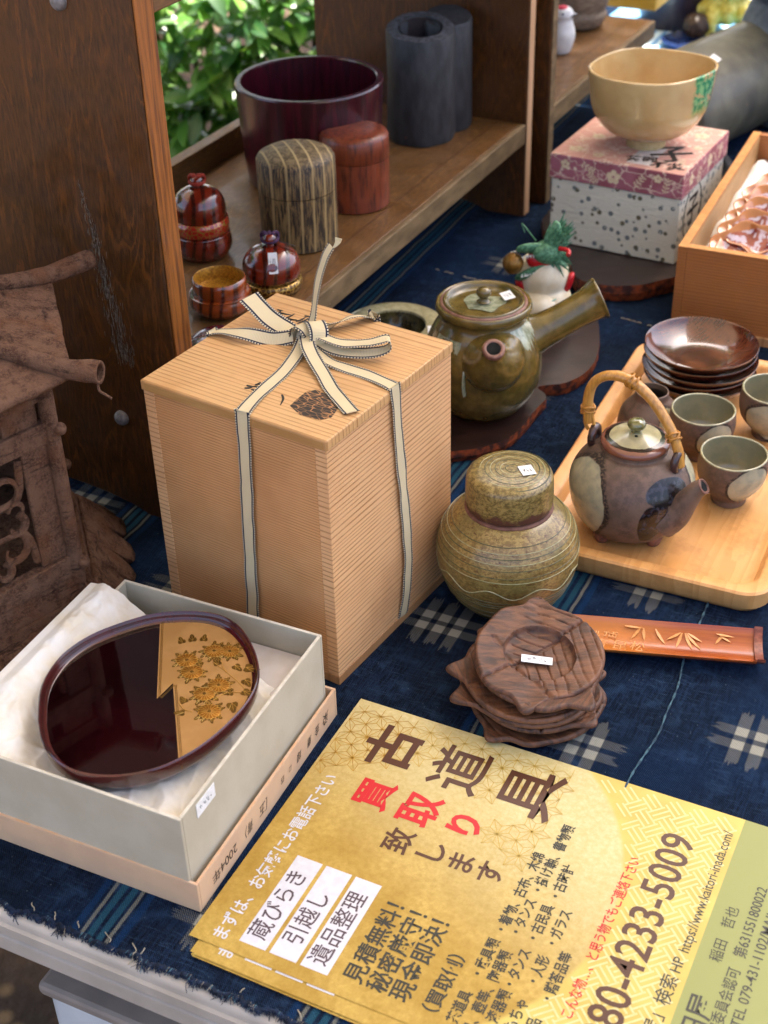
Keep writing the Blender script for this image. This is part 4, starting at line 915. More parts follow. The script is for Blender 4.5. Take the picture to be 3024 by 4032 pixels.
for (x0, y0, a, L_) in ((4.2, 1.35, -.05, 1.3), (5.3, 1.35, -2.2, 1.1), (5.5, 1.3, -1.5, .9), (6.3, 1.3, -1.0, 1.3), (8.0, 1.2, -2.6, 1.1), (8.1, 1.2, -1.9, 1.3), (8.3, 1.2, -1.2, 1.4), (8.4, 1.2, -.9, 1.6), (8.5, 1.2, -.5, 1.1), (10.6, 1.25, -.5, .9), (10.8, 1.25, -2.2, .8), (10.4, 1.3, -.1, 1.2)): bleaf(g, x0, y0, a, L_)
g.build('etched_leaves', M['bamboo_etch'], t)
for i, (cx, cy, ch) in enumerate(((2.1, .8, '風'), (3.3, .8, '揺'), (2.6, -.3, '青'), (3.9, -.35, '昆'), (5.1, -.35, '松'))):
    text(ch, 1.05, t, cx, cy, .3 if cy > .5 else .2, -.2, M['bamboo_etch'], 'etched_writing', align='CENTER')

# ------------------------------------------------------------------ teapots, slabs
n = N('olive_glaze'); x, y, z = n.xyz(); nf = n.noise(1.1, 6, .65); col = n.mix(n.mr(nf, .35, .65), '#5c4a1f', '#74602c'); col = n.mix(n.mr(n.noise(.35, 3), .45, .65, 0., .6), col, '#4c451b')
col = n.mix(n.mr(n.noise(3, 5, .7), .6, .7, 0., .6), col, '#6e4c28'); n.bump(nf, .15, .06); M['olive'] = n.fin(col, .24, 0, .5, coat_rough=.12)
M['celadon_run'] = mat('pale_glaze_run', '#a5a88c', '#7c8264', 2.5, (1, 1, .3), rough=.15, coat=.8)
M['pink_clay'] = mat('purplish_clay_rim', '#6d4638', '#8a6252', 2, rough=.45, bump=.2, bs=9)
M['dark_hole'] = mat('dark_interior', '#0b0806', rough=.8)
n = N('dark_burl_slab'); g1 = n.noise(1., 5, st=(.2, .9, 1), dist=1.5); col = n.mix(n.mr(g1, .35, .68), '#2c1a16', '#1c100e'); col = n.mix(n.mr(n.noise(.3, 3), .5, .7, 0., .4), col, '#4a3530'); M['burl'] = n.fin(col, .3, 0, .35, coat_rough=.25)
M['bark_edge'] = mat('orange_bark_edge', '#8a3f18', '#3a1a10', 1.2, rough=.6, bump=.5, bs=4, lo=.4, hi=.6)
def slab(name, label, pts, z0, th, loc=(0, 0, 0)):
    c = Vector((sum(p[0] for p in pts)/len(pts), sum(p[1] for p in pts)/len(pts), 0)); lp = smoothpts([(p[0]-c.x, p[1]-c.y, 0) for p in pts+pts[:1]], 4)[:-1]
    R_ = [1+.012*mn.noise(Vector((p.x, p.y, 4))) for p in lp]
    tp = [(p.x*r_, p.y*r_) for p, r_ in zip(lp, R_)]; bt = [(p.x*r_*.985+.3*mn.noise(Vector((p.x*1.3, p.y*1.3, 7))), p.y*r_*.985) for p, r_ in zip(lp, R_)]
    g = G(); nn2 = len(tp); g.add([(a, b, z0+th) for a, b in tp], [tuple(range(nn2))]); g.cur = 1
    md = [(p[0]*1.008+.12*mn.noise(Vector((p[0]*2, p[1]*2, 1))), p[1]*1.008, z0+th*.5) for p in tp]
    g.add([(a, b, z0+th) for a, b in tp]+md+[(a, b, z0) for a, b in bt], [(nn2+i, nn2+(i+1) % nn2, (i+1) % nn2, i) for i in range(nn2)]+[(2*nn2+i, 2*nn2+(i+1) % nn2, nn2+(i+1) % nn2, nn2+i) for i in range(nn2)]+[tuple(reversed(range(2*nn2, 3*nn2)))])
    o = g.build(name, [M['burl'], M['bark_edge']], None, fixn=True); o.location = c*K; return tag(o, label, 'slab', 'dark wood display slabs')
slab('wood_slab', 'long wavy edged dark wood slab under the big olive teapot', [(2.5, 97.2), (5.86, 97.8), (8.97, 98.6), (11.25, 100.5), (13.3, 104.2), (14.3, 105.8), (14.3, 106.8), (13.9, 108.0), (16.51, 108.6), (18.64, 110.7), (19.9, 113.7), (20.75, 119.0), (20.6, 123.5), (17, 127), (12, 126), (8, 119), (3, 113), (0, 105), (-.5, 99)], .1, 1.15)
slab('wood_slab', 'dark wood slab with an orange bark edge under the pink paper box', [(19.6, 133.4), (19.9, 128.4), (22.0, 126.7), (25.3, 126.3), (28.3, 127.4), (30.4, 128.4), (33, 130.4), (38, 136), (41, 146), (35, 152), (25, 152), (18, 143)], .1, 1.7)
t = thing('teapot', 'large olive glazed side handled teapot on the dark slab', 'teapot', (8.75, 105.6, 1.3), 0, 'teapots')
TP = sprof([(2.9, 0), (3.5, .15), (4.6, 1.9), (5.0, 3.8), (4.85, 5.6), (4.2, 7.3), (3.55, 8.2), (3.5, 8.7), (3.9, 8.95), (4.02, 9.3), (3.9, 9.65), (3.65, 9.62), (3.5, 9.4), (3.3, 8.8)], 4)
G().lathe(TP, c=(0, 0), seg=88, fn=lambda a, z_: 1+.006*sin(5*a+z_)).build('body', M['olive'], t, smooth=60)
lidp = sprof([(3.45, 9.3), (3.4, 9.75), (3.25, 9.85), (3.05, 9.7), (2.75, 9.4), (1.5, 9.38), (.5, 9.44), (0, 9.5)], 3)
lo_ = G().lathe(lidp, seg=72).build('lid', M['olive'], t, smooth=60)
G().lathe(sprof([(3.66, 9.55), (3.56, 9.72), (3.42, 9.72), (3.36, 9.55)], 2), seg=72, caps=False).build('rim_line', M['pink_clay'], lo_, smooth=60)
G().lathe(sprof([(.6, 9.6), (.42, 9.75), (.36, 9.95), (.62, 10.25), (.58, 10.6), (.3, 10.8), (0, 10.83)], 3), seg=28).build('knob', M['olive'], lo_, smooth=60)
G().prism([(.9*cos(a)*(1.9+.3*sin(3*a+1)), .9*sin(a)*(1.7+.35*sin(4*a)), ) for a in [2*pi*i/30 for i in range(30)]], 9.44, 9.46).build('glaze_pool', M['celadon_run'], lo_)
price_tag(lo_, 2.0, .5, 9.78, .95, 1.25, rot=(.05, -.12, .3), seed=14)
# spout: wide blister narrowing to a short round mouth, pointing at the viewer
sp_pts = [(.5, -2.2, 5.7), (.48, -3.5, 6.0), (.45, -4.4, 6.5), (.42, -5.1, 7.1), (.38, -5.6, 7.75), (.36, -5.95, 8.25)]
spt = G().tube(smoothpts(sp_pts, 4), [2.85, 2.85, 2.84, 2.82, 2.78, 2.72, 2.64, 2.54, 2.42, 2.28, 2.12, 1.94, 1.76, 1.58, 1.4, 1.24, 1.1, .98, .91, .87, .85], 32).build('spout', M['olive'], t, smooth=60)
d_ = Vector((0, -.45, .72)).normalized()
G().lathe([(.9, -.3), (.92, .0), (.84, .1), (.64, .1), (.56, .02), (.54, -.02)], seg=32).build('spout_mouth', M['pink_clay'], spt, smooth=60, loc=(.35, -6.12, 8.4), rot=d_.to_track_quat('Z', 'Y').to_euler())
G().lathe([(.58, .03), (0, .03)], seg=24).build('spout_opening', M['dark_hole'], spt, loc=(.35, -6.14, 8.42), rot=d_.to_track_quat('Z', 'Y').to_euler())
hd = [(3.6, .3, 6.0), (4.6, .35, 6.35), (6.0, .5, 7.0), (7.6, .8, 7.8), (8.9, 1.05, 8.45), (9.6, 1.2, 8.8), (9.95, 1.25, 8.95)]
G().tube(smoothpts(hd, 3), [2.2, 2.0, 1.8, 1.66, 1.56, 1.5, 1.46, 1.42, 1.4, 1.4, 1.42, 1.46, 1.5, 1.56, 1.64, 1.74, 1.82, 1.86, 1.78], 32).build('handle', M['olive'], t, smooth=60)
gr_ = G()
R = random.Random(4)
def glaze_run(parent, a0, a1, ztop, L_, prof, m):
    g = G(); nx = 18; cols = []
    for i in range(nx):
        a = a0+(a1-a0)*i/(nx-1); l_ = L_*(.35+.65*abs(sin(i*1.7))*R.uniform(.6, 1.1))*sin(pi*(i+.5)/nx)**.5
        cols.append([(rad_at(prof, ztop-l_*k/4)+.025, a, ztop-l_*k/4) for k in range(5)])
    vs = [(r_*cos(a), r_*sin(a), z_) for c_ in cols for (r_, a, z_) in c_]
    g.add(vs, [(i*5+k, (i+1)*5+k, (i+1)*5+k+1, i*5+k+1) for i in range(nx-1) for k in range(4)]); return g.build('glaze_run', m, parent, smooth=60, fixn=True)
glaze_run(t, -1.0, -.2, 8.2, 2.2, TP, M['celadon_run']); glaze_run(t, -2.75, -2.1, 7.6, 2.2, TP, M['celadon_run'])
G().tube(smoothpts([(-1.9, -4.6, 5.6), (-1.95, -4.9, 4.5), (-1.85, -4.85, 3.4)], 4), [.12, .14, .16, .18, .2, .2, .2, .22, .16], 8, flat=.5).build('glaze_drip', M['celadon_run'], t, smooth=60)

# celadon ring-rim dish behind the wooden box
n = N('celadon_speckle'); nf = n.noise(2, 5); col = n.mix(n.mr(nf, .35, .65), '#97906a', '#b0a882'); col = n.mix(n.mr(n.vor(1.4), .02, .07, .8, 0.), col, '#5a4a2c'); M['celadon'] = n.fin(col, .25, 0, .5)
t = thing('ring_rim_dish', 'pale speckled celadon dish with a broad flat rim behind the tall box', 'dish', (1.4, 116.5, 0.1))
revolve('body', [(2.4, 0), (2.6, .1), (4.2, 1.5), (4.75, 2.5), (4.83, 3.0), (4.7, 3.2), (4.0, 3.38), (3.1, 3.3), (2.95, 3.1), (2.8, 2.0), (1.5, .6), (0, .5)], M['celadon'], t, n=3, ang=70)
G().lathe([(2.97, 3.2), (2.8, 2.0), (1.5, .65), (0, .56)], seg=48).build('dark_well', mat('dark_olive_well', '#2c2616', '#4a4424', 1.5, rough=.25, coat=.5), t, smooth=60)
price_tag(t, 3.55, -1.6, 3.42, .95, 1.35, rot=(.04, .04, -.0), seed=3)

# ------------------------------------------------------------------ light wooden tray with tea things
M['tray_wood'] = woodmat('pale_tray_wood', '#d9a162', '#cb9050', 'x', 1.1, .42, .15, .6, (.2, .95), .04, '#d29856')
TRY = .45; TRO = (26.4, 76.3); TW, TD, TH = 18.9, 34.0, 1.9
def rrect(x0, y0, x1, y1, r, nseg=7):
    P = []
    for (cx, cy, a0) in ((x1-r, y0+r, -pi/2), (x1-r, y1-r, 0), (x0+r, y1-r, pi/2), (x0+r, y0+r, pi)):
        for k in range(nseg+1): a = a0+pi/2*k/nseg; P.append((cx+r*cos(a), cy+r*sin(a)))
    return P
nt_ = M['tray_wood'].node_tree; pb_ = nt_.nodes['Principled BSDF']; src_ = pb_.inputs['Base Color'].links[0].from_socket
tc_ = nt_.nodes.new('ShaderNodeTexCoord'); mx_ = nt_.nodes.new('ShaderNodeMix'); mx_.data_type = 'RGBA'
nz_ = nt_.nodes.new('ShaderNodeTexNoise'); nz_.inputs['Scale'].default_value = 34; nz_.inputs['Detail'].default_value = 8; nz_.inputs['Roughness'].default_value = .7; mr_ = nt_.nodes.new('ShaderNodeMapRange'); mr_.inputs[1].default_value = .52; mr_.inputs[2].default_value = .72; mr_.inputs[4].default_value = .5
nt_.links.new(tc_.outputs['Object'], nz_.inputs['Vector']); nt_.links.new(nz_.outputs['Fac'], mr_.inputs[0]); nt_.links.new(mr_.outputs[0], mx_.inputs[0]); nt_.links.new(src_, mx_.inputs[6]); mx_.inputs[7].default_value = hexc('#9a6230'); nt_.links.new(mx_.outputs[2], pb_.inputs['Base Color'])
tt = thing('serving_tray', 'pale wooden serving tray with rounded corners under the tea set', 'tray', (*TRO, .08), -TRY)
rgs = [(rrect(-TW+.5, .5, -.5, TD-.5, 1.7), 0), (rrect(-TW+.1, .1, -.1, TD-.1, 2.0), .5), (rrect(-TW, 0, 0, TD, 2.1), TH-.15), (rrect(-TW+.15, .15, -.15, TD-.15, 2.0), TH), (rrect(-TW+1.0, 1.0, -1.0, TD-1.0, 1.6), TH-.02), (rrect(-TW+1.25, 1.25, -1.25, TD-1.25, 1.5), TH-.2), (rrect(-TW+1.6, 1.6, -1.6, TD-1.6, 1.3), .95), (rrect(-TW+2.1, 2.1, -2.1, TD-2.1, 1.0), .8)]
nl2 = len(rgs[0][0]); g = G(); g.add([(p[0], p[1], z_) for r_, z_ in rgs for p in r_], [(i*nl2+k, i*nl2+(k+1) % nl2, (i+1)*nl2+(k+1) % nl2, (i+1)*nl2+k) for i in range(len(rgs)-1) for k in range(nl2)]+[tuple(reversed(range(nl2))), tuple((len(rgs)-1)*nl2+k for k in range(nl2))])
g.build('tray_body', M['tray_wood'], tt, smooth=35)
ZT = .9
# clay + glaze mottled pots
def claypot(name, patches, top_glaze=None, dark=()):
    """brown stoneware with big pale oval glaze patches; patches = (angle, z, half-angle, half-height)"""
    n = N(name); x, y, z = n.xyz(); ang = n.m('ARCTAN2', y, x); nf = n.noise(1.6, 5)
    col = n.mix(n.mr(nf, .35, .68), '#6b5243', '#4c3a2f'); col = n.mix(n.mr(n.noise(.4, 3), .42, .68, 0., .5), col, '#7c6450'); msk = None; rimk = None
    wob = n.m('MULTIPLY', n.m('SUBTRACT', n.noise(.5, 2), .5), .25)
    for (a0, z0, ha, hz) in patches:
        da = n.m('SUBTRACT', ang, a0); da = n.m('WRAP', da, pi, -pi)
        d = n.m('SQRT', n.m('ADD', n.m('POWER', n.m('ABSOLUTE', n.m('DIVIDE', da, ha)), 2.), n.m('POWER', n.m('ABSOLUTE', n.m('DIVIDE', n.m('SUBTRACT', z, z0), hz)), 2.))); d = n.m('ADD', d, wob)
        k_ = n.mr(d, .93, .97, 1., 0.); r_ = n.mr(d, 1.03, 1.1, 1., 0.)
        msk = k_ if msk is None else n.m('MAXIMUM', msk, k_); rimk = r_ if rimk is None else n.m('MAXIMUM', rimk, r_)
    if rimk is not None:
        col = n.mix(n.m('MULTIPLY', rimk, n.mr(n.noise(5, 3), .3, .55)), col, '#221811')
        col = n.mix(msk, col, n.mix(n.mr(n.noise(1.2, 4), .35, .7), '#aaa284', '#908e78'))
    for (a0, z0, ha, hz) in dark:
        da = n.m('WRAP', n.m('SUBTRACT', ang, a0), pi, -pi); d = n.m('ADD', n.m('SQRT', n.m('ADD', n.m('POWER', n.m('ABSOLUTE', n.m('DIVIDE', da, ha)), 2.), n.m('POWER', n.m('ABSOLUTE', n.m('DIVIDE', n.m('SUBTRACT', z, z0), hz)), 2.))), wob)
        k_ = n.mr(d, .9, 1., 1., 0.); col = n.mix(k_, col, n.mix(n.mr(n.noise(2, 4), .45, .65), '#110c0a', '#35333a')); msk = k_ if msk is None else n.m('MAXIMUM', msk, k_)
    if top_glaze:
        tgk = n.mr(n.m('ADD', z, n.m('MULTIPLY', wob, .5)), top_glaze-.1, top_glaze); col = n.mix(tgk, col, '#a09a78'); msk = n.m('MAXIMUM', msk, tgk) if msk is not None else tgk
    n.bump(n.noise(1., 5, st=(1, 1, 5)), .25, .05)
    rough = n.m('SUBTRACT', .62, n.m('MULTIPLY', msk, .4)) if msk is not None else .62
    return n.fin(col, rough, 0, .08)
GI = mat('grey_cream_glaze', '#7e7a60', '#8f8564', .8, rough=.2, coat=.4, speck='#5c4c30', spscale=1.6, spth=.04)
t2 = thing('bamboo_handled_teapot', 'small brown teapot with cream glaze patches and a bent bamboo handle', 'teapot', (18.45, 87.1, ZT), 0, 'teapots')
P2 = sprof([(2.3, .45), (3.3, .75), (4.2, 2.0), (4.62, 3.7), (4.5, 5.0), (3.8, 6.2), (2.9, 6.95), (2.45, 7.1), (2.42, 7.45), (2.3, 7.5)], 5)
G().lathe(P2, seg=88).build('body', claypot('stoneware_with_patches', [(-2.8, 3.8, .68, 3.2), (.15, 4.2, .7, 3.0)], dark=[(-1.42, 3.0, .22, 1.9), (-1.1, 5.5, .45, .95), (-1.28, 4.4, .14, 1.2)]), t2, smooth=60)
for a in (-1.0, -2.5, 1.57): G().lathe(sprof([(.45, 0), (.6, .3), (.7, .9), (.3, 1.2)], 3), c=(2.75*cos(a), 2.75*sin(a)), seg=20).build('foot', M['bare_clay'], t2, smooth=60)
LD2 = sprof([(2.25, 7.3), (2.5, 7.45), (2.52, 7.7), (2.35, 7.9), (1.9, 8.05), (1.0, 8.3), (.3, 8.4), (0, 8.4)], 4)
n = N('lid_glaze'); x, y, z = n.xyz(); r_ = n.m('SQRT', n.m('ADD', n.m('MULTIPLY', x, x), n.m('MULTIPLY', y, y))); r_ = n.m('ADD', r_, n.m('MULTIPLY', n.m('SUBTRACT', n.noise(.7, 4), .5), .5))
col = n.mix(n.mr(r_, 1.85, 1.9), n.mix(n.mr(n.noise(1.2, 4), .35, .7), '#b0a67c', '#9a9270'), '#231810'); col = n.mix(n.mr(r_, 2.15, 2.25), col, '#7a4a36'); M['lidg'] = n.fin(col, .22, 0, .5)
lo2 = G().lathe(LD2, seg=64).build('lid', M['lidg'], t2, smooth=60)
G().lathe(sprof([(.42, 8.32), (.35, 8.5), (.5, 8.65), (.68, 8.95), (.6, 9.25), (.3, 9.42), (0, 9.45)], 3), seg=28).build('knob', mat('green_glass_glaze', '#5c5a2e', '#8a8450', 1.5, rough=.08, coat=1.), lo2, smooth=60)
G().lathe([(.13, .02), (0, .02)], seg=12).build('steam_hole', M['dark_hole'], lo2, loc=(.25, -1.15, 8.2), rot=(.25, 0, 0)); G().lathe([(.13, .02), (0, .02)], seg=12).build('steam_hole', M['dark_hole'], lo2, loc=(-.1, -.6, 8.36), rot=(.15, 0, 0))
sp2 = G().tube(smoothpts([(1.9, -3.1, 2.9), (2.6, -3.5, 3.6), (3.2, -3.9, 4.8), (3.75, -4.15, 5.9), (4.2, -4.35, 6.35)], 4), [1.5, 1.46, 1.4, 1.32, 1.22, 1.12, 1.02, .93, .86, .8, .74, .69, .66, .62, .6, .58, .56], 24).build('spout', claypot('spout_stoneware', [(-1.9, 3.6, .0001, .0001)]), t2, smooth=60)
d_ = Vector((.5, -.25, .5)).normalized()
G().lathe([(.56, -.05), (.6, .05), (.5, .1), (.4, .02), (.38, -.15)], seg=24).build('spout_mouth', M['bare_clay'], sp2, smooth=60, loc=(4.2, -4.35, 6.35), rot=d_.to_track_quat('Z', 'Y').to_euler())
G().lathe([(.4, .01), (0, .01)], seg=20).build('spout_opening', M['dark_hole'], sp2, loc=(4.2, -4.35, 6.37), rot=d_.to_track_quat('Z', 'Y').to_euler())
# dark run of glaze beside the spout
M['dkglaze'] = mat('blue_black_glaze', '#17110f', '#3c3f4c', 1.6, rough=.12, coat=.9, lo=.45, hi=.7)
# lugs and bamboo handle
for nm, (lx, ly, lz), rzz in (('lug', (-2.75, 1.5, 7.25), 2.6), ('lug', (2.75, -2.0, 6.95), -.6)):
    pts = [(cos(a)*.62, 0, sin(a)*.72) for a in [2*pi*i/18 for i in range(19)]]; G().tube(pts, .3, 10, cap=False).build(nm, mat('lug_clay', '#4a2f28', '#30211f', 2, rough=.35, coat=.4), t2, smooth=60, loc=(lx, ly, lz), rz=rzz+pi/2)
n = N('bent_bamboo'); x, y, z = n.xyz(); g1 = n.noise(1., 4, st=(5, 5, .8)); col = n.mix(n.mr(g1, .35, .7), '#c9903f', '#aa742f'); n.bump(g1, .3, .05); M['bamboo'] = n.fin(col, .32, 0, .4, coat_rough=.2)
H = [(-3.2, 1.75, 8.3), (-3.35, 1.8, 10.2), (-3.0, 1.6, 11.7), (-2.0, 1.1, 12.5), (-.6, .4, 12.4), (.9, -.5, 11.2), (2.1, -1.3, 9.4), (2.75, -1.8, 7.8), (2.95, -2.0, 6.6)]
hb = G().tube(smoothpts(H, 6), [.43]*20+[.46]*20+[.44]*9, 14, flat=.85).build('handle', M['bamboo'], t2, smooth=60)
def wrap(parent, p, ax, r_, nn=3):
    ax = Vector(ax).normalized(); u = ax.orthogonal().normalized(); v = ax.cross(u); g = G()
    for k in range(nn):
        c = Vector(p)+ax*(k-(nn-1)/2)*.2; tl = .12*(-1)**k
        g.tube([c+u*cos(a)*r_+v*sin(a)*r_+ax*tl*sin(a*2) for a in [2*pi*i/18 for i in range(19)]], .09, 6, cap=False)
    g.build('cane_wrap', mat('cane_wrap', '#bf8436', '#a06a22', 3, rough=.4), parent, smooth=60)
wrap(hb, (-3.3, 1.8, 9.4), (0, 0, 1), .49); wrap(hb, (-.5, .35, 12.35), (.8, -.4, -.45), .5, 4); wrap(hb, (2.35, -1.5, 8.85), (.35, -.3, -.9), .49)
G().tube(smoothpts([(-3.1, 1.6, 9.3), (-2.85, 1.45, 8.2), (-2.8, 1.4, 7.6)], 3), .14, 6).build('cane_loop', M['bamboo'], hb, smooth=60)
G().tube(smoothpts([(-3.5, 2.0, 9.3), (-3.45, 1.9, 8.2), (-3.2, 1.8, 7.6)], 3), .14, 6).build('cane_loop', M['bamboo'], hb, smooth=60)

CUP = sprof([(1.25, 0), (1.35, .05), (1.4, .55), (1.7, .9), (2.4, 1.8), (2.65, 2.9), (2.6, 3.7), (2.55, 4.15), (2.48, 4.22), (2.38, 4.15)], 4)
CUPI = sprof([(2.42, 4.2), (2.4, 4.0), (2.4, 3.0), (2.1, 1.8), (1.2, 1.2), (0, 1.1)], 4)
def cup(label, loc, rz, patches, flip=False, s_=1.):
    t = thing('tea_cup', label, 'tea cup', loc, rz, 'small stoneware tea cups on the tray', rot=(pi, 0, rz) if flip else None); t.scale = (s_, s_, s_)
    G().lathe(CUP, seg=64, fn=lambda a, z_: 1+.012*sin(3*a+1)).build('body', claypot('cup_stoneware', patches), t, smooth=60)
    G().lathe(CUPI, seg=64, fn=lambda a, z_: 1+.012*sin(3*a+1)).build('glazed_interior', GI, t, smooth=70)
    G().tube([(2.47*(1+.012*sin(3*a+1))*cos(a), 2.47*(1+.012*sin(3*a+1))*sin(a), 4.18) for a in [2*pi*i/60 for i in range(61)]], .09, 8, cap=False).build('rim', mat('glazed_rim', '#a8a07c', '#8e8a6c', 2, rough=.2, coat=.5), t, smooth=70)
    return t
cup('upright brown tea cup between the saucer stack and the frontmost cup', (25.75, 96.9, ZT), 0, [(-1.3, 2.5, .62, 1.7)])
cup('frontmost tea cup on the tray, with a round cream patch facing forward', (26.75, 90.3, ZT), 0, [(-1.2, 2.5, .72, 1.8)])
cup('tea cup cut by the right edge of the photo, with a large cream patch', (32.1, 99.6, ZT), 0, [(-1.85, 2.2, .9, 2.0)], s_=1.02)
cup('upside down tea cup behind the small teapot, its unglazed foot upward', (22.15, 99.9, ZT+4.3), 0, [(1.0, 2.5, .5, 1.8)], flip=True)
# saucers
n = N('turned_wood_bowl'); x, y, z = n.xyz(); g1 = n.wave(1.0, n.vmul(n.obj(), (1, .35, .6)), 'X', 6., .35, detail=3.); col = n.mix(n.mr(g1, .4, .95), '#4a2014', '#331410'); col = n.mix(n.mr(n.noise(.45, 3), .42, .65, 0., .6), col, '#6e3c22'); M['turned'] = n.fin(col, .2, 0, .8, coat_rough=.06)
SP = sprof([(2.0, 0), (2.1, .05), (2.2, .35), (3.4, .75), (4.4, 1.45), (4.78, 2.0), (4.72, 2.06), (4.3, 1.6), (3.3, .95), (2.2, .62), (0, .6)], 3)
me_s = G().lathe(SP, seg=80).mesh('saucer'); me_s.materials.append(M['turned'])
for p in me_s.polygons: p.use_smooth = True
me_s.set_sharp_from_angle(angle=radians(60))
for k, nm in enumerate(('lowest', 'second lowest', 'middle', 'second highest', 'topmost')):
    o = bpy.data.objects.new('wooden_saucer', me_s); COL.objects.link(o); o.location = Vector((27.6+[.1, -.08, .1, -.05, 0][k], 107.0+[0, .1, -.1, .05, 0][k], ZT+.68*k))*K; o.rotation_euler = (0, 0, k*1.3)
    tag(o, f'glossy brown wooden saucer, {nm} of the stack at the back of the tray', 'saucer', 'glossy wooden saucers in a stack')
    if k == 4: G().box(-.9, -.25, 0, .9, .25, .04).build('price_tag', M['label'], o, loc=(1.55, -3.0, 1.12), rot=(.5, -.1, .25))

# ------------------------------------------------------------------ pink lidded paper box and the square-rimmed tea bowl
n = N('pink_floral_paper'); x, y, z = n.xyz(); nz = n.noise(.5, 3); ed_ = n.vor(.5, v=n.vadd(n.vmul(n.obj(), (1, 1, 1.6)), n.comb(n.m('MULTIPLY', nz, 5.), n.m('MULTIPLY', n.noise(.8, 3), 4.), 0.)), feature='DISTANCE_TO_EDGE'); lines = n.mr(ed_, .015, .045, 1., 0.); blobs = n.mr(n.vor(.42, v=n.vadd(n.obj(), (3., 1., 2.))), .24, .3, 1., 0.)
petal = n.mr(n.vor(1.3), .22, .34, 1., 0.); f_ = n.m('MAXIMUM', n.m('MULTIPLY', lines, .75), n.m('MULTIPLY', blobs, petal))
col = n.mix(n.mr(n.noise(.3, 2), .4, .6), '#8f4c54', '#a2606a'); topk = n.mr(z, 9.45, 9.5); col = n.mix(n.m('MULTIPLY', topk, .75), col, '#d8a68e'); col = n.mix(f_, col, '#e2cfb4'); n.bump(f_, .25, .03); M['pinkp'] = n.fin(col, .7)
n = N('spotted_washi'); d1 = n.vor(1.15); spot = n.m('MULTIPLY', n.mr(d1, .26, .34, 1., 0.), n.mr(n.noise(3.5, 3), .3, .4)); d2 = n.vor(1.15, out='Color'); col = n.mix(spot, '#d6d0ba', n.mix(n.mr(n.xyz(d2)[0], .45, .55), '#5f5840', '#6c726e'))
n.bump(n.noise(1.4, 5, .7, st=(1, 1, 2.5)), 1., .16); M['washi'] = n.fin(col, .8)
PB = (30.0, 130.3, 1.86)
pb = thing('paper_box', 'pink flower patterned lid box with a grey spotted body under the tea bowl', 'box', PB, -.53)
BW, BD = 14.1, 13.8
G().box(-BW+.2, .2, 0, -.2, BD-.2, 7.6).build('body', M['washi'], pb, bevel=.12)
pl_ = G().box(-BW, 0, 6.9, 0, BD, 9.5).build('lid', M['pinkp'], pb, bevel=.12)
g = G(); R = random.Random(15)
def onface(face, u_, v_):
    return {'f': (u_, -.012, v_), 'r': (.012, u_, v_), 't': (u_, v_, 9.512)}[face]
def fpoly(face, cx, cy, pts_):
    v_ = [onface(face, cx+a, cy+b) for a, b in pts_]; g.add(v_, [tuple(range(len(v_)))])
def blossom(face, cx, cy, r_):
    for k in range(5):
        a = 2*pi*k/5+.3; fpoly(face, cx+cos(a)*r_*.6, cy+sin(a)*r_*.6, [(r_*.42*cos(t_), r_*.42*sin(t_)) for t_ in [2*pi*i/10 for i in range(10)]])
def sprig(face, cx, cy, a, L_):
    for k in range(4):
        for sgn in (-1, 1):
            px_, py_ = cx+cos(a)*L_*k/4, cy+sin(a)*L_*k/4; b_ = a+sgn*.9; l_ = .5
            fpoly(face, px_, py_, [(0, 0), (cos(b_-.3)*l_*.6, sin(b_-.3)*l_*.6), (cos(b_)*l_, sin(b_)*l_), (cos(b_+.3)*l_*.6, sin(b_+.3)*l_*.6)])
    fpoly(face, cx, cy, [(-sin(a)*.04, cos(a)*.04), (cos(a)*L_-sin(a)*.04, sin(a)*L_+cos(a)*.04), (cos(a)*L_+sin(a)*.04, sin(a)*L_-cos(a)*.04), (sin(a)*.04, -cos(a)*.04)])
for (f_, u_, v_, r_) in (('f', -7.2, 8.1, .75), ('f', -12.4, 8.6, .5), ('f', -2.6, 8.7, .45), ('r', 2.5, 8.2, .6), ('r', 8, 8.3, .7), ('t', -12.2, 2.2, .8), ('t', -9.5, 1.5, .6), ('t', -11.5, 6.5, .7), ('t', -2, 11, .8), ('t', -12.5, 11, .7), ('t', -1.2, 7.5, .5)): blossom(f_, u_, v_, r_)
for (f_, u_, v_, a, L_) in (('f', -10.6, 8.9, -.4, 1.6), ('f', -4.9, 7.6, .9, 1.5), ('f', -1.8, 7.4, 1.4, 1.6), ('f', -9.0, 7.3, 2.4, 1.2), ('r', 4.4, 7.3, 1.0, 1.6), ('r', 11, 7.5, 1.3, 1.5), ('t', -8, 2.8, .8, 1.8), ('t', -13, 4.2, .9, 1.8), ('t', -1.2, 2.5, 1.8, 1.6), ('t', -11, 9, .3, 2)): sprig(f_, u_, v_, a, L_)
g.build('cream_flower_print', mat('cream_flower_print', '#dcc9a6', '#cdb892', 2, rough=.7), pl_)['kind'] = 'stuff'
G().box(-6.3, .9, 9.505, -3.9, 6.4, 9.515).build('paper_label', mat('title_slip', '#d9cfc4', '#cfc2b4', 1, rough=.8), pl_)
text('子', 4.6, pl_, -2.9, 4.6, 9.53, .55, M['ink'], 'brush_writing', off=.08, align='CENTER'); text('茶碗', 1.6, pl_, -5.2, 2.2, 9.53, .3, M['ink'], 'brush_writing', off=.04, align='CENTER')
text('不', 1.7, pl_, -3.2, 1.4, 9.53, .2, M['ink'], 'brush_writing', off=.06, align='CENTER'); text('炎', 1.9, pl_, -1.5, 1.6, 9.53, .4, M['ink'], 'brush_writing', off=.06, align='CENTER')
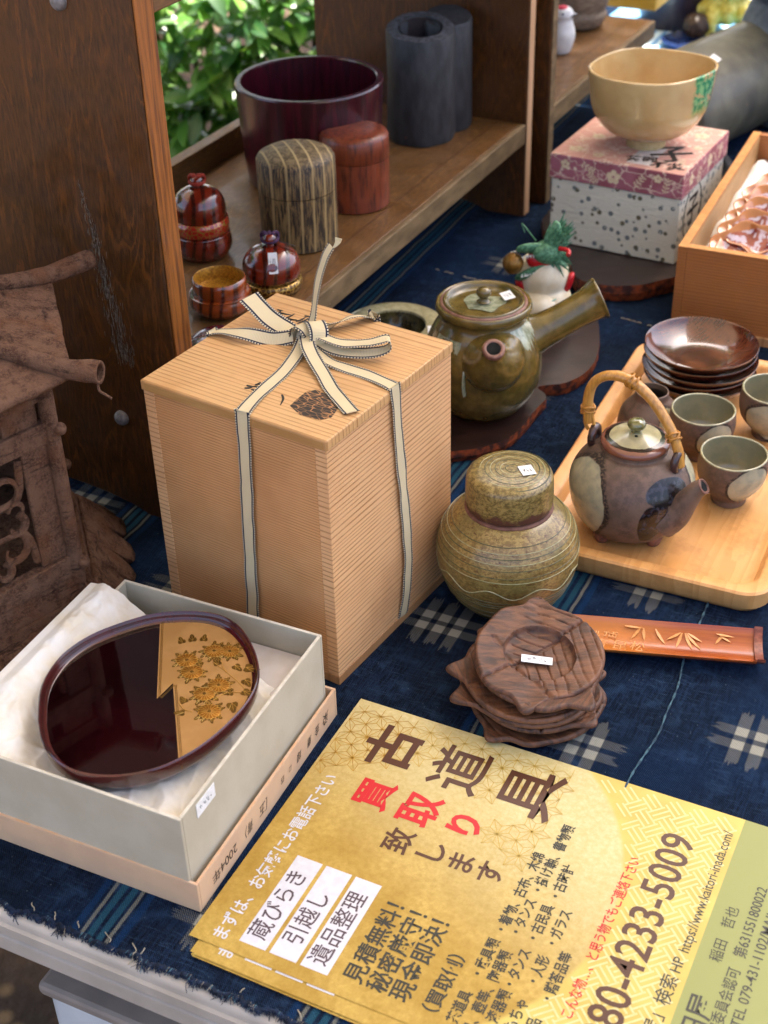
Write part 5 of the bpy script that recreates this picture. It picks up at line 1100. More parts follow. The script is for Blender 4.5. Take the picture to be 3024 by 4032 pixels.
o = text('子', 3.6, pb, 0, 0, 0, 0, M['ink'], 'brush_writing', off=.06, align='CENTER'); o.matrix_local = Matrix.Translation(Vector((-.19, 4.4, 4.2))*K)@Matrix.Rotation(pi/2, 4, 'Z')@Matrix.Rotation(pi/2, 4, 'X')
G().tube([(-.19, 4.4+2.6*cos(a), 4.2+3.0*sin(a)) for a in [2*pi*i/40 for i in range(41)]], .06, 4).build('ink_ring', M['ink'], pb)
def sq(a, z_):
    k = (max(0, (z_-2.2)/5.8))**.8; return 1+k*(.05*cos(2*(a-.25))+.035*cos(4*(a-.15))+.02*cos(3*(a+.1)))
n = N('straw_crackle_glaze'); x, y, z = n.xyz(); ang = n.m('ARCTAN2', y, x)
col = n.mix(n.mr(n.noise(.25, 3), .35, .65), '#c09c64', '#ccae78'); col = n.mix(n.mr(n.vor(4, feature='DISTANCE_TO_EDGE'), 0., .02, .25, 0.), col, '#8a6a3a')
gr = n.noise(1.1, 4, .6); ga = n.band(ang, -.62, .3, .06); gz = n.mr(z, 3.6, 5.); gm = n.m('MULTIPLY', n.m('MULTIPLY', ga, gz), n.mr(gr, .4, .46)); col = n.mix(gm, col, n.mix(n.mr(n.noise(2, 3), .4, .6), '#1f7a48', '#7fae6a'))
col = n.mix(n.m('MULTIPLY', n.mr(z, 2.6, 1.4), .25), col, '#a88074'); M['straw'] = n.fin(col, .2, 0, .6, coat_rough=.08)
t = thing('tea_bowl', 'straw coloured squarish tea bowl with a green painted leaf, standing on the pink box', 'tea bowl', (27.75, 139.0, 11.4), 0)
BP = sprof([(1.6, 0), (1.95, .05), (1.9, .7), (2.4, 1.0), (4.3, 1.9), (5.5, 3.6), (5.85, 5.6), (6.0, 7.6), (5.95, 7.95), (5.75, 7.95), (5.7, 7.6), (5.5, 5.6), (5.0, 3.4), (3.6, 1.9), (1.5, 1.4), (0, 1.35)], 4)
G().lathe(BP, seg=96, fn=sq).build('body', M['straw'], t, smooth=60)
G().lathe(sprof([(1.58, -.005), (1.97, .0), (1.95, .6), (2.0, .85)], 2), seg=60).build('foot_ring', mat('bare_pale_clay', '#b49a66', '#c2a878', 2, rough=.7), t, smooth=60)

# ------------------------------------------------------------------ clay dragon bell
M['cream_paint'] = mat('cream_gesso', '#d6c4a0', '#e2d6ba', .7, rough=.45, bump=.1, bs=3); M['red_paint'] = mat('red_paint', '#b8121a', rough=.4); M['green_paint'] = mat('green_carved_paint', '#2a5a3a', '#5c8c66', 3.5, rough=.6, bump=.8, bs=4, bd=.1)
M['bronze_ball'] = mat('bronze_ball', '#6d4c1e', '#8a6428', 2, rough=.35, metal=.5); M['mint'] = mat('mint_line', '#7aa890', rough=.5); M['tooth'] = mat('tooth_white', '#d8d4c8', rough=.5)
dg = thing('dragon_bell', 'cream clay figurine of a green maned dragon with a ball in its jaws', 'figurine', (15.2, 118.6, 1.3), .15)
G().lathe(sprof([(1.2, 0), (2.1, .25), (2.85, 1.5), (2.9, 2.8), (2.5, 4.1), (2.15, 4.6), (2.3, 5.2), (2.35, 6.1), (1.9, 7.1), (1.0, 7.7), (0, 7.8)], 4), seg=56).build('body', M['cream_paint'], dg, smooth=60)
G().lathe(sprof([(0, -1.5), (.9, -1.4), (1.7, -.6), (1.85, .3), (1.5, 1.1), (.6, 1.6), (0, 1.6)], 4), seg=40).build('belly', M['cream_paint'], dg, smooth=60, loc=(-.7, -1.4, 3.1))
G().tube([(cos(a)*1.75-.7, sin(a)*1.2-1.55, 4.35+.25*sin(a)) for a in [pi+pi*i/14 for i in range(15)]], .07, 6).build('mint_line', M['mint'], dg, smooth=60)
G().lathe(sprof([(0, -1.1), (.5, -.9), (.7, 0), (.5, .9), (0, 1.1)], 3), seg=24, sx=.5).build('red_ear', M['red_paint'], dg, smooth=60, loc=(2.25, -.9, 5.0), rot=(.1, .3, -.5))
G().lathe(sprof([(0, -.8), (.4, -.7), (.5, 0), (.4, .6), (0, .8)], 3), seg=20, sx=.5).build('red_ear', M['red_paint'], dg, smooth=60, loc=(-2.3, -.6, 5.0), rot=(.1, -.3, .5))
hd_ = bpy.data.objects.new('head', None); COL.objects.link(hd_); hd_.parent = dg; hd_.location = Vector((-.2, -.6, 7.3))*K; hd_.rotation_euler = (0, 0, -1.05); hd_.scale = (1.1, 1.1, 1.1)
def wedge(y0, y1, z0, z1, w0, w1, tilt): # jaw block from back (y=0) to front
    pass
G().lathe(sprof([(0, -1.5), (.8, -1.2), (1.15, -.2), (1.0, .8), (.5, 1.5), (0, 1.7)], 4), seg=32, sy=.9).build('skull', M['green_paint'], hd_, smooth=50, rot=(1.35, 0, 0), loc=(.5, .2, .9))
up_ = smoothpts([(.4, .3, 1.0), (-.1, -.9, 1.35), (-.5, -1.9, 1.5), (-.7, -2.4, 1.45)], 4); G().tube(up_, [.85, .85, .82, .8, .76, .72, .68, .64, .6, .54, .46, .36, .2], 16, flat=.5).build('upper_jaw', M['green_paint'], hd_, smooth=50)
lo__ = smoothpts([(.4, .3, .1), (-.1, -.9, -.65), (-.6, -1.8, -1.05), (-.85, -2.3, -1.1)], 4); G().tube(lo__, [.9, .9, .86, .82, .8, .78, .74, .7, .66, .6, .5, .4, .2], 16, flat=.5).build('lower_jaw', M['green_paint'], hd_, smooth=50)
G().tube(smoothpts([(.5, .4, .45), (-.1, -.7, .3), (-.45, -1.4, .25)], 4), [.85, .85, .82, .8, .76, .7, .6, .45, .2], 14).build('red_mouth', M['red_paint'], hd_, smooth=50)
g = G()
for k in range(9):
    t_ = k/8; p = up_[2+int(t_*9)]; q = lo__[2+int(t_*9)]
    for s_ in (-1, 1):
        for (c_, dz) in ((p, -.48), (q, .35)): g.lathe([(.11, 0), (0, -.3 if dz < 0 else .3)], seg=6); b_ = len(g.v)-12; 
        for kk in range(12):
            v_ = g.v[-24+kk]; g.v[-24+kk] = (v_[0]+p.x+s_*.66, v_[1]+p.y, v_[2]+p.z-.42)
            v_ = g.v[-12+kk]; g.v[-12+kk] = (v_[0]+q.x+s_*.66, v_[1]+q.y, v_[2]+q.z+.3)
g.build('teeth', M['tooth'], hd_)
G().lathe(sprof([(0, -.88), (.5, -.72), (.84, -.16), (.8, .38), (.42, .8), (0, .88)], 4), seg=36).build('ball', M['bronze_ball'], hd_, smooth=60, loc=(-.95, -2.5, .2))
R = random.Random(9)
for k in range(110):
    a = R.uniform(-1.5, 1.6); up_k = R.random() < .6; zz_ = R.uniform(1.1, 2.3) if up_k else R.uniform(.2, 1.2); L_ = R.uniform(.9, 1.9)
    b0 = Vector((.85*cos(a)+.4, .95*sin(a)*.7+.3, zz_)); d_ = Vector((cos(a)*.7+R.uniform(-.2, .2), .5+R.uniform(-.3, .5), (.85 if up_k else -.75)+R.uniform(-.3, .3))).normalized()
    G().tube([b0, b0+d_*L_*.5+Vector((0, 0, .08)), b0+d_*L_], [.17, .13, .015], 5, flat=.5).build('mane_tuft', M['green_paint'], hd_, smooth=40)
G().tube(smoothpts([(.6, .2, 2.0), (.9, .4, 3.0), (.7, .5, 3.6)], 4), [.6, .65, .65, .6, .5, .42, .34, .22, .1], 10, flat=.7).build('crest', M['green_paint'], hd_, smooth=40)
G().tube(smoothpts([(-.2, -.7, 1.9), (-.8, -1.2, 2.9), (-1.4, -1.2, 3.2), (-1.2, -1.0, 2.4)], 5), .05, 5).build('whisker', M['green_paint'], hd_, smooth=60)
G().tube(smoothpts([(1.5, .3, 1.5), (2.3, .5, 1.5), (2.6, .2, 1.3)], 4), .2, 8).build('red_cord', M['red_paint'], hd_, smooth=60)
for (lx, ly, lz) in ((2.4, -.9, 3.4), (2.7, -.2, 2.8), (-2.4, -.8, 4.3), (-1.5, -2.3, .6)):
    g = G()
    for k in range(5): a = R.uniform(0, 6); g.tube([(0, 0, 0), (cos(a)*.5, sin(a)*.3-.2, R.uniform(-.3, .6))], [.4, .05], 6)
    g.build('green_tuft', M['green_paint'], dg, smooth=40, loc=(lx, ly, lz))

# ------------------------------------------------------------------ open cedar box with scalloped saucers
M['cedar_o'] = woodmat('orange_cedar', '#a86a36', '#7a421c', 'z', .3, .45, .1, .2, (.5, .95), .25, '#9a5c2c'); M['cedar_top'] = mat('cedar_top_edge', '#c98c4a', '#b87a3a', .8, rough=.45); M['cedar_in'] = mat('pale_cedar_inside', '#b08654', '#a07848', .2, (1, 1, 3), rough=.6)
OB = (38.6, 114.9); OY = .44
ob = thing('open_wooden_box', 'open cedar box with white cloth and ruffled brown saucers at the right edge', 'wooden box', (*OB, .1), -OY)
OW, OD, OH = 12.0, 32.0, 8.6
def obx(nm, x0, y0, x1, y1, m): G().box(x0, y0, .9, x1, y1, OH).build(nm, m, ob, bevel=.04); 
obx('front_board', -OW+.86, .02, -.86, .85, M['cedar_o']); obx('back_board', -OW+.86, OD-.85, -.86, OD-.02, M['cedar_o']); obx('side_board', -OW, 0, -OW+.85, OD, M['cedar_o']); obx('side_board', -.85, 0, 0, OD, M['cedar_o'])
for q in ((-OW+.01, .01, -OW+.84, OD-.01), (-OW+.86, .03, -.86, .84), (-.84, .01, -.01, OD-.01)): G().box(q[0], q[1], OH+.003, q[2], q[3], OH+.03).build('top_edge', M['cedar_top'], ob)
G().box(-OW+.87, .87, 1.0, -OW+.93, OD-.9, OH-.2).build('inner_lining', M['cedar_in'], ob); G().box(-OW+.2, -.25, .0, -.1, OD, .88).build('base_board', M['cedar_b'], ob, bevel=.05)
n = N('white_cloth'); n.bump(n.noise(.6, 4), .4, .2); M['wcloth'] = n.fin('#dedcd4', .9)
wc = thing('padding_cloth', 'white padding cloth folded inside the open cedar box', 'cloth', (*OB, .1), -OY)
def wz(i, j):
    a = -OW+.95+(OW-1.9)*i/24; b = .95+(OD-2)*j/40; z_ = 5.3+.5*mn.noise(Vector((a*.4, b*.3, 1)))+1.2*exp(-((a+OW-1.6)/.9)**2)*(.6+.4*sin(b*.7))+1.1*exp(-(b-.95)/1.2)
    return (a, b, z_)
G().grid(25, 41, wz).build('folded_cloth', M['wcloth'], wc, smooth=80)
n = N('pearly_brown_lacquer'); x, y, z = n.xyz(); nf = n.noise(.9, 4); col = n.mix(n.mr(nf, .35, .6), '#7c2c24', '#96483a'); col = n.mix(n.mr(n.noise(1.3, 5), .5, .56), col, '#c8bccc'); r_ = n.m('SQRT', n.m('ADD', n.m('MULTIPLY', x, x), n.m('MULTIPLY', y, y)))
col = n.mix(n.mr(r_, 2.9, 3.1), col, '#a8683a'); M['pearl'] = n.fin(col, .12, .15, 1.)
def scal(a, z_): return 1.12+.09*cos(7*a)
SC = G().lathe(sprof([(1.2, 0), (1.3, .15), (2.4, .45), (3.2, 1.0), (3.3, 1.1), (3.15, 1.12), (2.3, .65), (1.2, .35), (0, .3)], 3), seg=60, fn=scal).mesh('scalloped_saucer'); SC.materials.append(M['pearl'])
for p in SC.polygons: p.use_smooth = True
A_o = Vector((cos(OY), -sin(OY), 0)); B_o = Vector((sin(OY), cos(OY), 0))
for k, nm in enumerate(('nearest', 'second nearest', 'third nearest', 'fourth nearest', 'farthest')):
    o = bpy.data.objects.new('ruffled_saucer', SC); COL.objects.link(o); q = Vector((OB[0], OB[1], 0))+A_o*(-6.4+.35*k)+B_o*(4.6+1.9*k); o.location = Vector((q.x, q.y, 6.3+.62*k))*K
    o.rotation_euler = (radians(26-2*k), radians(-8), -OY+.3*k*.3); tag(o, f'ruffled brown saucer with pearly sheen, {nm} of the leaning row in the open box', 'saucer', 'ruffled saucers in the open box')

# ------------------------------------------------------------------ things at the far right
n = N('white_gesso'); M['gesso'] = n.fin(n.mix(n.mr(n.noise(.8, 3), .4, .7), '#dcdbd8', '#cfccc8'), .35, 0, .2)
bd = thing('bird_figurine', 'small white clay bird with a red crown on the far shelf', 'figurine', (23.0, 171.6, 10.95), .2); bd.scale = (.84, .84, .8)
G().lathe(sprof([(.9, 0), (1.35, .15), (1.75, 1.5), (1.85, 2.8), (1.5, 4.2), (1.35, 4.9), (1.5, 5.6), (1.2, 6.4), (.5, 6.85), (0, 6.9)], 4), seg=48, fn=lambda a, z_: 1+.12*cos(a-.2)*max(0, min(1, (z_-1)/3))).build('body', M['gesso'], bd, smooth=60)
G().lathe(sprof([(.95, -.02), (.8, .22), (.4, .42), (0, .48)], 3), seg=24).build('red_crown', mat('faded_red', '#c8384a', rough=.5), bd, smooth=60, loc=(.0, -.05, 6.5))
G().tube([(1.1, -.6, 5.6), (1.9, -.75, 5.75)], [.35, .05], 8).build('beak', M['gesso'], bd, smooth=50)
G().tube(smoothpts([(.85, -1.25, 5.3), (1.3, -1.1, 5.65), (1.75, -.9, 5.75)], 3), [.05, .12, .15, .14, .12, .08, .03], 6).build('beak_stripe', M['ink'], bd, smooth=60)
G().lathe(sprof([(.17, 0), (0, .1)], 2), seg=10).build('eye', M['ink'], bd, loc=(-.35, -1.3, 6.0), rot=(1.4, 0, 0))
sj = thing('stoneware_jar', 'brown turned stoneware jar behind the white bird, cut off by the top edge', 'jar', (26.5, 182.5, 10.95))
revolve('body', [(2.2, 0), (3, .3), (3.6, 1.5), (3.4, 2.2), (3.8, 3.5), (3.9, 6), (3.2, 8), (2.4, 9), (2.2, 9)], mat('ribbed_stoneware', '#6b5a4a', '#8a7864', 1, (1, 1, 4), rough=.7), sj, n=3, ang=60)
yb = thing('yellow_crate', 'translucent yellow plastic crate on the end of the far shelf', 'crate', (37.2, 187.4, 10.95), -SY)
n = N('yellow_plastic'); M['yellow'] = n.fin(n.mix(n.mr(n.noise(.2, 2), .35, .65), '#e0b040', '#ecc868'), .35); n.p.inputs['Transmission Weight'].default_value = .0
open_box(yb, 12, 14, 5, .5, .05, M['yellow'], M['yellow'], b=.15)
pd = thing('purple_basket', 'dark purple lacquered round basket standing on the sunlit cloth', 'basket', (47.2, 219.5, .1))
revolve('body', [(4.8, 0), (5.5, .3), (6.6, 5), (7.2, 12), (7.3, 13), (6.9, 13), (6.5, 5), (5, .8), (0, .8)], mat('purple_brown_lacquer', '#241a26', '#33262f', 1, (1, 1, .3), rough=.4, coat=.3), pd, n=3, ang=60)
revolve('red_line', [(7.28, 11.0), (7.34, 11.2), (7.3, 11.4)], M['red_paint'], pd, ang=60, caps=False)
yo = thing('carved_ornament', 'yellow and dark brown carved ornament on splayed feet in the sun at top right', 'ornament', (52.6, 213.5, .1))
YM = mat('yellow_carving', '#b8a83c', '#d8cc68', 1, rough=.45, bump=.6, bs=2, bd=.3)
G().lathe(sprof([(3.0, 2.2), (3.6, 3), (3.8, 4.4), (3.0, 5.4), (3.6, 6.6), (3.9, 9), (2.6, 12), (0, 13)], 4), seg=72, fn=lambda a, z_: 1+.1*cos(8*a)).build('body', YM, yo, smooth=50)
for k in range(5):
    a = 2*pi*k/5+.3; G().tube(smoothpts([(cos(a)*2.6, sin(a)*2.6, 3.8), (cos(a)*4.3, sin(a)*4.3, 3.2), (cos(a)*4.6, sin(a)*4.6, 1.2), (cos(a)*5.4, sin(a)*5.4, .3)], 4), [1.2, 1.2, 1.2, 1.1, 1.0, .95, .9, .85, .8, .8, .75, .7, .6], 12).build('foot', YM, yo, smooth=50)
G().lathe(sprof([(0, -1.8), (1.1, -1.5), (1.8, -.4), (1.7, .8), (1.0, 1.6), (0, 1.9)], 4), seg=32, fn=lambda a, z_: 1+.08*sin(7*a+z_*2)).build('brown_figure', mat('dark_carved_wood', '#2b1c0e', '#4a3218', 1.5, rough=.5, bump=.6, bs=3, bd=.3), yo, smooth=50, loc=(-4.6, -3.4, 2.4))
G().lathe(sprof([(0, -1.4), (1.2, -1.1), (1.9, -.2), (1.6, .8), (0, 1.3)], 4), seg=32, fn=lambda a, z_: 1+.08*sin(7*a+z_*2)).build('brown_figure', bpy.data.materials['dark_carved_wood'], yo, smooth=50, loc=(-1.6, -2.6, 9.4))
bbw = thing('blue_dish', 'dark blue round dish lying on the sunlit cloth beside the yellow ornament', 'dish', (46.8, 205.8, .1))
revolve('body', [(2.4, 0), (3.6, .4), (4.5, 1.4), (4.6, 1.6), (3.4, .8), (0, .5)], mat('cobalt_glaze', '#15203f', '#1f3058', 1, rough=.2, coat=.5), bbw, n=3, ang=60)
lv = thing('lying_vase', 'long olive grey ceramic cylinder vase lying on its side with a white tag', 'vase', (33.0, 160.0, 6.4), -.74)
n = N('ash_grey_glaze'); x, y, z = n.xyz(); col = n.mix(n.mr(n.noise(.3, 4), .35, .65), '#4a4636', '#5e5a48'); col = n.mix(n.mr(n.noise(.12, 3), .45, .6, 0., .7), col, '#34302a'); col = n.mix(n.mr(n.vor(.5), .03, .07, .7, 0.), col, '#8a5a44'); M['ashgrey'] = n.fin(col, .5, 0, .15)
o = G().lathe(sprof([(4.4, 0), (5.6, .3), (6.1, 2), (6.3, 12), (6.2, 27), (5.4, 31), (4.6, 32), (4.4, 31.8), (0, 31)], 4), seg=64, fn=lambda a, z_: 1+.02*sin(3*a+z_*.2)).build('body', M['ashgrey'], lv, smooth=60); o.rotation_euler = (-pi/2, 0, 0)
price_tag(lv, 2.7, 7.0, 5.72, 1.1, 2.3, rot=(.0, .46, .2), seed=31)
su = thing('stone_urn', 'blue grey stone urn with round shoulders cut by the right edge of the frame', 'urn', (55.0, 177.5, .1))
M['bluestone'] = mat('blue_grey_stone', '#5a6672', '#75818c', .5, rough=.75, bump=.4, bs=4, speck='#3c444c', spscale=2, spth=.06)
revolve('body', [(6, 0), (7, .5), (8.6, 5), (9.0, 10), (7.8, 14.2), (6.8, 15.2)], M['bluestone'], su, n=4, ang=60)
revolve('collar', [(6.8, 15.2), (8.0, 15.8), (8.3, 17.5), (7.6, 19.6), (6.4, 20.2)], M['bluestone'], su, n=3, ang=60)
revolve('neck', [(6.4, 20.2), (7.6, 20.8), (7.9, 24), (7.0, 28), (6.6, 28)], M['bluestone'], su, n=3, ang=60)
db = thing('black_cloth_bundle', 'crumpled black cloth bundle behind the pink box and open box', 'cloth', (38.8, 154.2, 0.05))
def dz(i, j):
    u_, v_ = i/30*2-1, j/30*2-1; r_ = sqrt(u_*u_+v_*v_); h = max(0, 1-r_**2.2)*5.; return (u_*3.2, v_*4.6, max(0.02, h*(1+.25*mn.noise(Vector((u_*3, v_*3, 1)))+.15*mn.noise(Vector((u_*8, v_*5, 4))))))
G().grid(31, 31, dz).build('crumpled_cloth', mat('black_cotton', '#0c0d10', '#16171c', 2, rough=.95), db, smooth=80)

fb = thing('sunlit_cloth_sheet', 'added lighter blue cloth with pale stripes, coloured like the tablecloth in bright sun', 'cloth', (47, 214, .05), -CY)  # added sheet, coloured paler to paint strong sun on the tablecloth
n = N('sunlit_blue_cotton'); x, y, z = n.xyz(); col = n.mix(n.mr(n.noise(.4, 4), .35, .65), '#4f86b8', '#6fa2cc')
for c_, h_ in ((-4.2, .35), (-3.0, .5), (-1.6, .3), (5.5, .3)): col = n.mix(n.band(n.m('ADD', x, n.m('MULTIPLY', n.noise(.3, 2), .8)), c_, h_, .15), col, '#c6dce4')
M['sunlit_blue'] = n.fin(col, .9)
G().grid(30, 40, lambda i, j: (-13+26*i/29, -15+42*j/39, .35+.3*mn.noise(Vector((i*.2, j*.15, 3))))).build('sheet', M['sunlit_blue'], fb, smooth=80)
wp = thing('glare_sheet', 'added white sheet standing in for a bright glare at the top right corner', 'paper', (64.5, 236, .5), -.3)  # sheet put here to stand in for a patch of white glare
G().grid(12, 12, lambda i, j: (-7+14*i/11, -9+20*j/11, .3+.4*mn.noise(Vector((i*.3, j*.3, 6))))).build('sheet', M['white_card'], wp, smooth=80)

# ------------------------------------------------------------------ rusted hexagonal iron lantern
n = N('rusted_iron'); nf = n.noise(.9, 8, .72); f2 = n.noise(5, 5, .7); col = n.mix(n.mr(nf, .38, .6), '#54382a', '#7a5a46'); col = n.mix(n.mr(f2, .45, .62, 0., .8), col, '#7a5a44'); col = n.mix(n.mr(n.noise(.35, 4), .52, .66, 0., .5), col, '#6f4428'); col = n.mix(n.mr(n.noise(9, 4), .6, .7, 0., .5), col, '#94704c'); col = n.mix(n.mr(n.noise(.8, 6, .7, st=(.5, .5, 3)), .55, .68, 0., .75), col, '#2a1a14')
n.bump(n.m('ADD', nf, n.m('MULTIPLY', f2, .8)), 1., .3); M['rust'] = n.fin(col, .9, spec=.2)
LC = (-32.1, 78.7); LA = radians(-15)
def roughen(g, amp, fq=.8):
    for i_, p_ in enumerate(g.v):
        p_ = Vector(p_); g.v[i_] = tuple(p_+Vector((mn.noise(p_*fq), mn.noise(p_*fq+Vector((9, 0, 0))), mn.noise(p_*fq+Vector((0, 9, 0)))))*amp+Vector((0, 0, mn.noise(p_*fq*3.1)))*amp*.5)
    return g
ln = thing('iron_lantern', 'large rusted hexagonal iron lantern with scrollwork panels at the left edge', 'lantern', (*LC, .05), LA)
def hx(r, z_, off=0.): return [(r*cos(pi/3*k+off), r*sin(pi/3*k+off), z_) for k in range(6)]
RR, RB, RBT = 14.0, 11.9, 11.6
ZR, ZB0, ZB1 = 22.0, 6.6, 21.2
# roof panels, slightly dished, from eaves to a small crown
for k in range(6):
    a0, a1 = pi/3*k, pi/3*(k+1)
    def rf(i, j, a0=a0, a1=a1):
        t_ = j/24; r_ = RR*(1-t_)+3.0*t_; z_ = ZR+2.6*t_**1.15; s_ = i/24
        p0 = Vector((r_*cos(a0), r_*sin(a0), z_)); p1 = Vector((r_*cos(a1), r_*sin(a1), z_)); p = p0.lerp(p1, s_); p.z += .12*mn.noise(p*.4)-.25*sin(pi*s_)*(1-t_)
        return tuple(p)
    o = roughen(G().grid(25, 25, rf), .07).build('roof_panel', M['rust'], ln, smooth=50); sm_ = o.modifiers.new('thickness', 'SOLIDIFY'); sm_.thickness = .35*K
    am = pi/3*k; ext = {0: 1.9, 1: 3.3}.get(k, 2.4)
    hip = [(3.2*cos(am), 3.2*sin(am), ZR+2.9), (8*cos(am), 8*sin(am), ZR+1.5), (RR*.93*cos(am), RR*.93*sin(am), ZR+.4), ((RR+ext*.5)*cos(am), (RR+ext*.5)*sin(am), ZR+.3), ((RR+ext)*cos(am), (RR+ext)*sin(am), ZR+.3)]
    g = G().tube(smoothpts(hip, 5), [.4+.02*i for i in range(12)]+[.64, .66, .68, .7, .7, .7, .72, .72, .7], 22, cap=False); roughen(g, .08, 1.1); r2 = g.build('roof_ridge_tube', M['rust'], ln, smooth=60); m2 = r2.modifiers.new('thickness', 'SOLIDIFY'); m2.thickness = .18*K
G().lathe(sprof([(3.4, ZR+2.3), (3.2, ZR+3.4), (1.6, ZR+4.0), (1.2, ZR+5.4), (0, ZR+6)], 3), seg=24).build('crown', M['rust'], ln, smooth=50)
def bar(parent, p, q, w_, d_, out, nm):
    """flat bar from p to q: w_ across the face, d_ proud of it"""
    p, q, out = Vector(p), Vector(q), Vector(out).normalized(); t_ = (q-p).normalized(); s_ = t_.cross(out).normalized()
    vs = [b_+s_*(sx*w_/2)+out*(o_*d_) for b_ in (p, q) for o_ in (-.5, .5) for sx in (-1, 1)]
    return G().add(vs, [(0, 1, 3, 2), (4, 6, 7, 5), (0, 2, 6, 4), (1, 5, 7, 3), (0, 4, 5, 1), (2, 3, 7, 6)]).build(nm, M['rust'], parent, bevel=.1, fixn=True)
for k in range(6):
    a0, a1 = pi/3*k, pi/3*(k+1); am = (a0+a1)/2; out = Vector((cos(am), sin(am), 0))
    c0 = Vector((RB*cos(a0), RB*sin(a0), 0)); c1 = Vector((RB*cos(a1), RB*sin(a1), 0)); sd_ = (c1-c0).normalized()
    G().tube([c0+Z_*(ZB0-.5), c0+Z_*ZB1], .55, 8).build('corner_post', M['rust'], ln, smooth=50)
    G().lathe(sprof([(0, -.4), (.35, -.25), (.45, .1), (.3, .35), (0, .42)], 3), seg=14).build('rivet', M['rust'], ln, smooth=60, loc=tuple(c0*1.05+Z_*17.9)); G().lathe(sprof([(0, -.4), (.35, -.25), (.45, .1), (.3, .35), (0, .42)], 3), seg=14).build('rivet', M['rust'], ln, smooth=60, loc=tuple(c0*1.05+Z_*7.6))
    bar(ln, c0*.985+sd_*.3+Z_*17.8, c1*.985-sd_*.3+Z_*17.8, 1.5, .7, out, 'upper_rail'); bar(ln, c0*.985+sd_*.3+Z_*7.5, c1*.985-sd_*.3+Z_*7.5, 1.6, .8, out, 'lower_rail'); bar(ln, c0*.985+sd_*.3+Z_*20.6, c1*.985-sd_*.3+Z_*20.6, 1.1, .6, out, 'top_rail')
    for t_ in (.16, .5, .84): p = c0.lerp(c1, t_)*.975; bar(ln, p+Z_*18.5, p+Z_*20.2, 2.6 if t_ != .5 else 3.6, .3, out, 'upper_plate')
    for (pp, s_) in ((c0, 1), (c1, -1)): p = pp*.98+sd_*s_*1.3; bar(ln, p+Z_*8.3, p+Z_*17.1, 1.9, .35, out, 'door_stile')
    # open scrollwork
    m_ = (c0+c1)/2*.975; g = G()
    def P3(u_, v_): return m_+sd_*u_+Z_*(12.7+v_)
    for sx in (-1, 1):
        for sy in (-1, 1):
            for (cx, cy, r_, e_) in ((1.9, 2.2, 1.25, 4.9), (2.4, .6, .8, 4.2), (.9, 3.5, .7, 4.4)):
                pts = [P3(sx*(cx+r_*(1-.13*q)*cos(-1.2+q)), sy*(cy+r_*(1-.13*q)*sin(-1.2+q))) for q in [e_*i/14 for i in range(15)]]; g.tube(pts, [.3-.008*i for i in range(15)], 6, flat=.6)
            g.tube(smoothpts([P3(0, 0), P3(sx*.8, sy*1.0), P3(sx*2.9, sy*1.4), P3(sx*3.4, sy*3.9)], 4), .26, 6, flat=.6)
    g.tube([P3(0, -4.4), P3(0, 4.4)], .26, 6); g.build('scrollwork', M['rust'], ln, smooth=60)
    # lower moulding and ragged skirt
    for (r0, r1, z0_, z1_n, nm) in ((RB*.99, RB*1.02, 6.7, 5.0, 'base_panel'), (RB*1.05, RB*1.07, 5.1, 4.2, 'base_moulding')):
        vs = [(r1*cos(a0), r1*sin(a0), z1_n), (r1*cos(a1), r1*sin(a1), z1_n), (r0*cos(a1), r0*sin(a1), z0_), (r0*cos(a0), r0*sin(a0), z0_)]
        o = G().add(vs, [(0, 1, 2, 3)]).build(nm, M['rust'], ln); s3 = o.modifiers.new('thickness', 'SOLIDIFY'); s3.thickness = .5*K; s3.offset = 0
    nxx = 70; vs = []; fs = []; R = random.Random(k*7+1)
    tooth = [R.uniform(0, 1.0) for _ in range(9)]
    for i in range(nxx):
        s_ = i/(nxx-1); u_ = s_*5; ti = int(min(u_, 4.99)); fr_ = u_-ti
        low = .1+tooth[ti]*1.0+.5*abs(fr_-.5)+2.6*(exp(-(fr_/.09)**2)+exp(-((1-fr_)/.09)**2))*(.6+.5*tooth[ti])
        for j in range(7):
            t_ = j/6; z_ = 4.4-(4.4-low)*t_; f_ = 1.08+.34*(4.4-z_)/4.4; aa0, aa1 = Vector((RB*cos(a0), RB*sin(a0), 0))*f_, Vector((RB*cos(a1), RB*sin(a1), 0))*f_
            p = aa0.lerp(aa1, s_)+out*(.25*mn.noise(Vector((s_*9, t_*3, k)))); vs.append((p.x, p.y, z_))
    for i in range(nxx-1):
        for j in range(6): fs.append((i*7+j, (i+1)*7+j, (i+1)*7+j+1, i*7+j+1))
    o = G().add(vs, fs).build('ragged_skirt', M['rust'], ln, smooth=60); s3 = o.modifiers.new('thickness', 'SOLIDIFY'); s3.thickness = .4*K
G().prism([(p[0], p[1]) for p in hx(RB*.96, 0)], 5.2, 5.6).build('floor_plate', M['rust'], ln)
G().tube(smoothpts([(15.8, -.3, 21.8), (15.85, -.4, 21.3), (16.2, -.5, 21.15), (16.7, -.6, 20.95)], 4), .09, 6).build('rust_flake', M['rust'], ln, smooth=60)

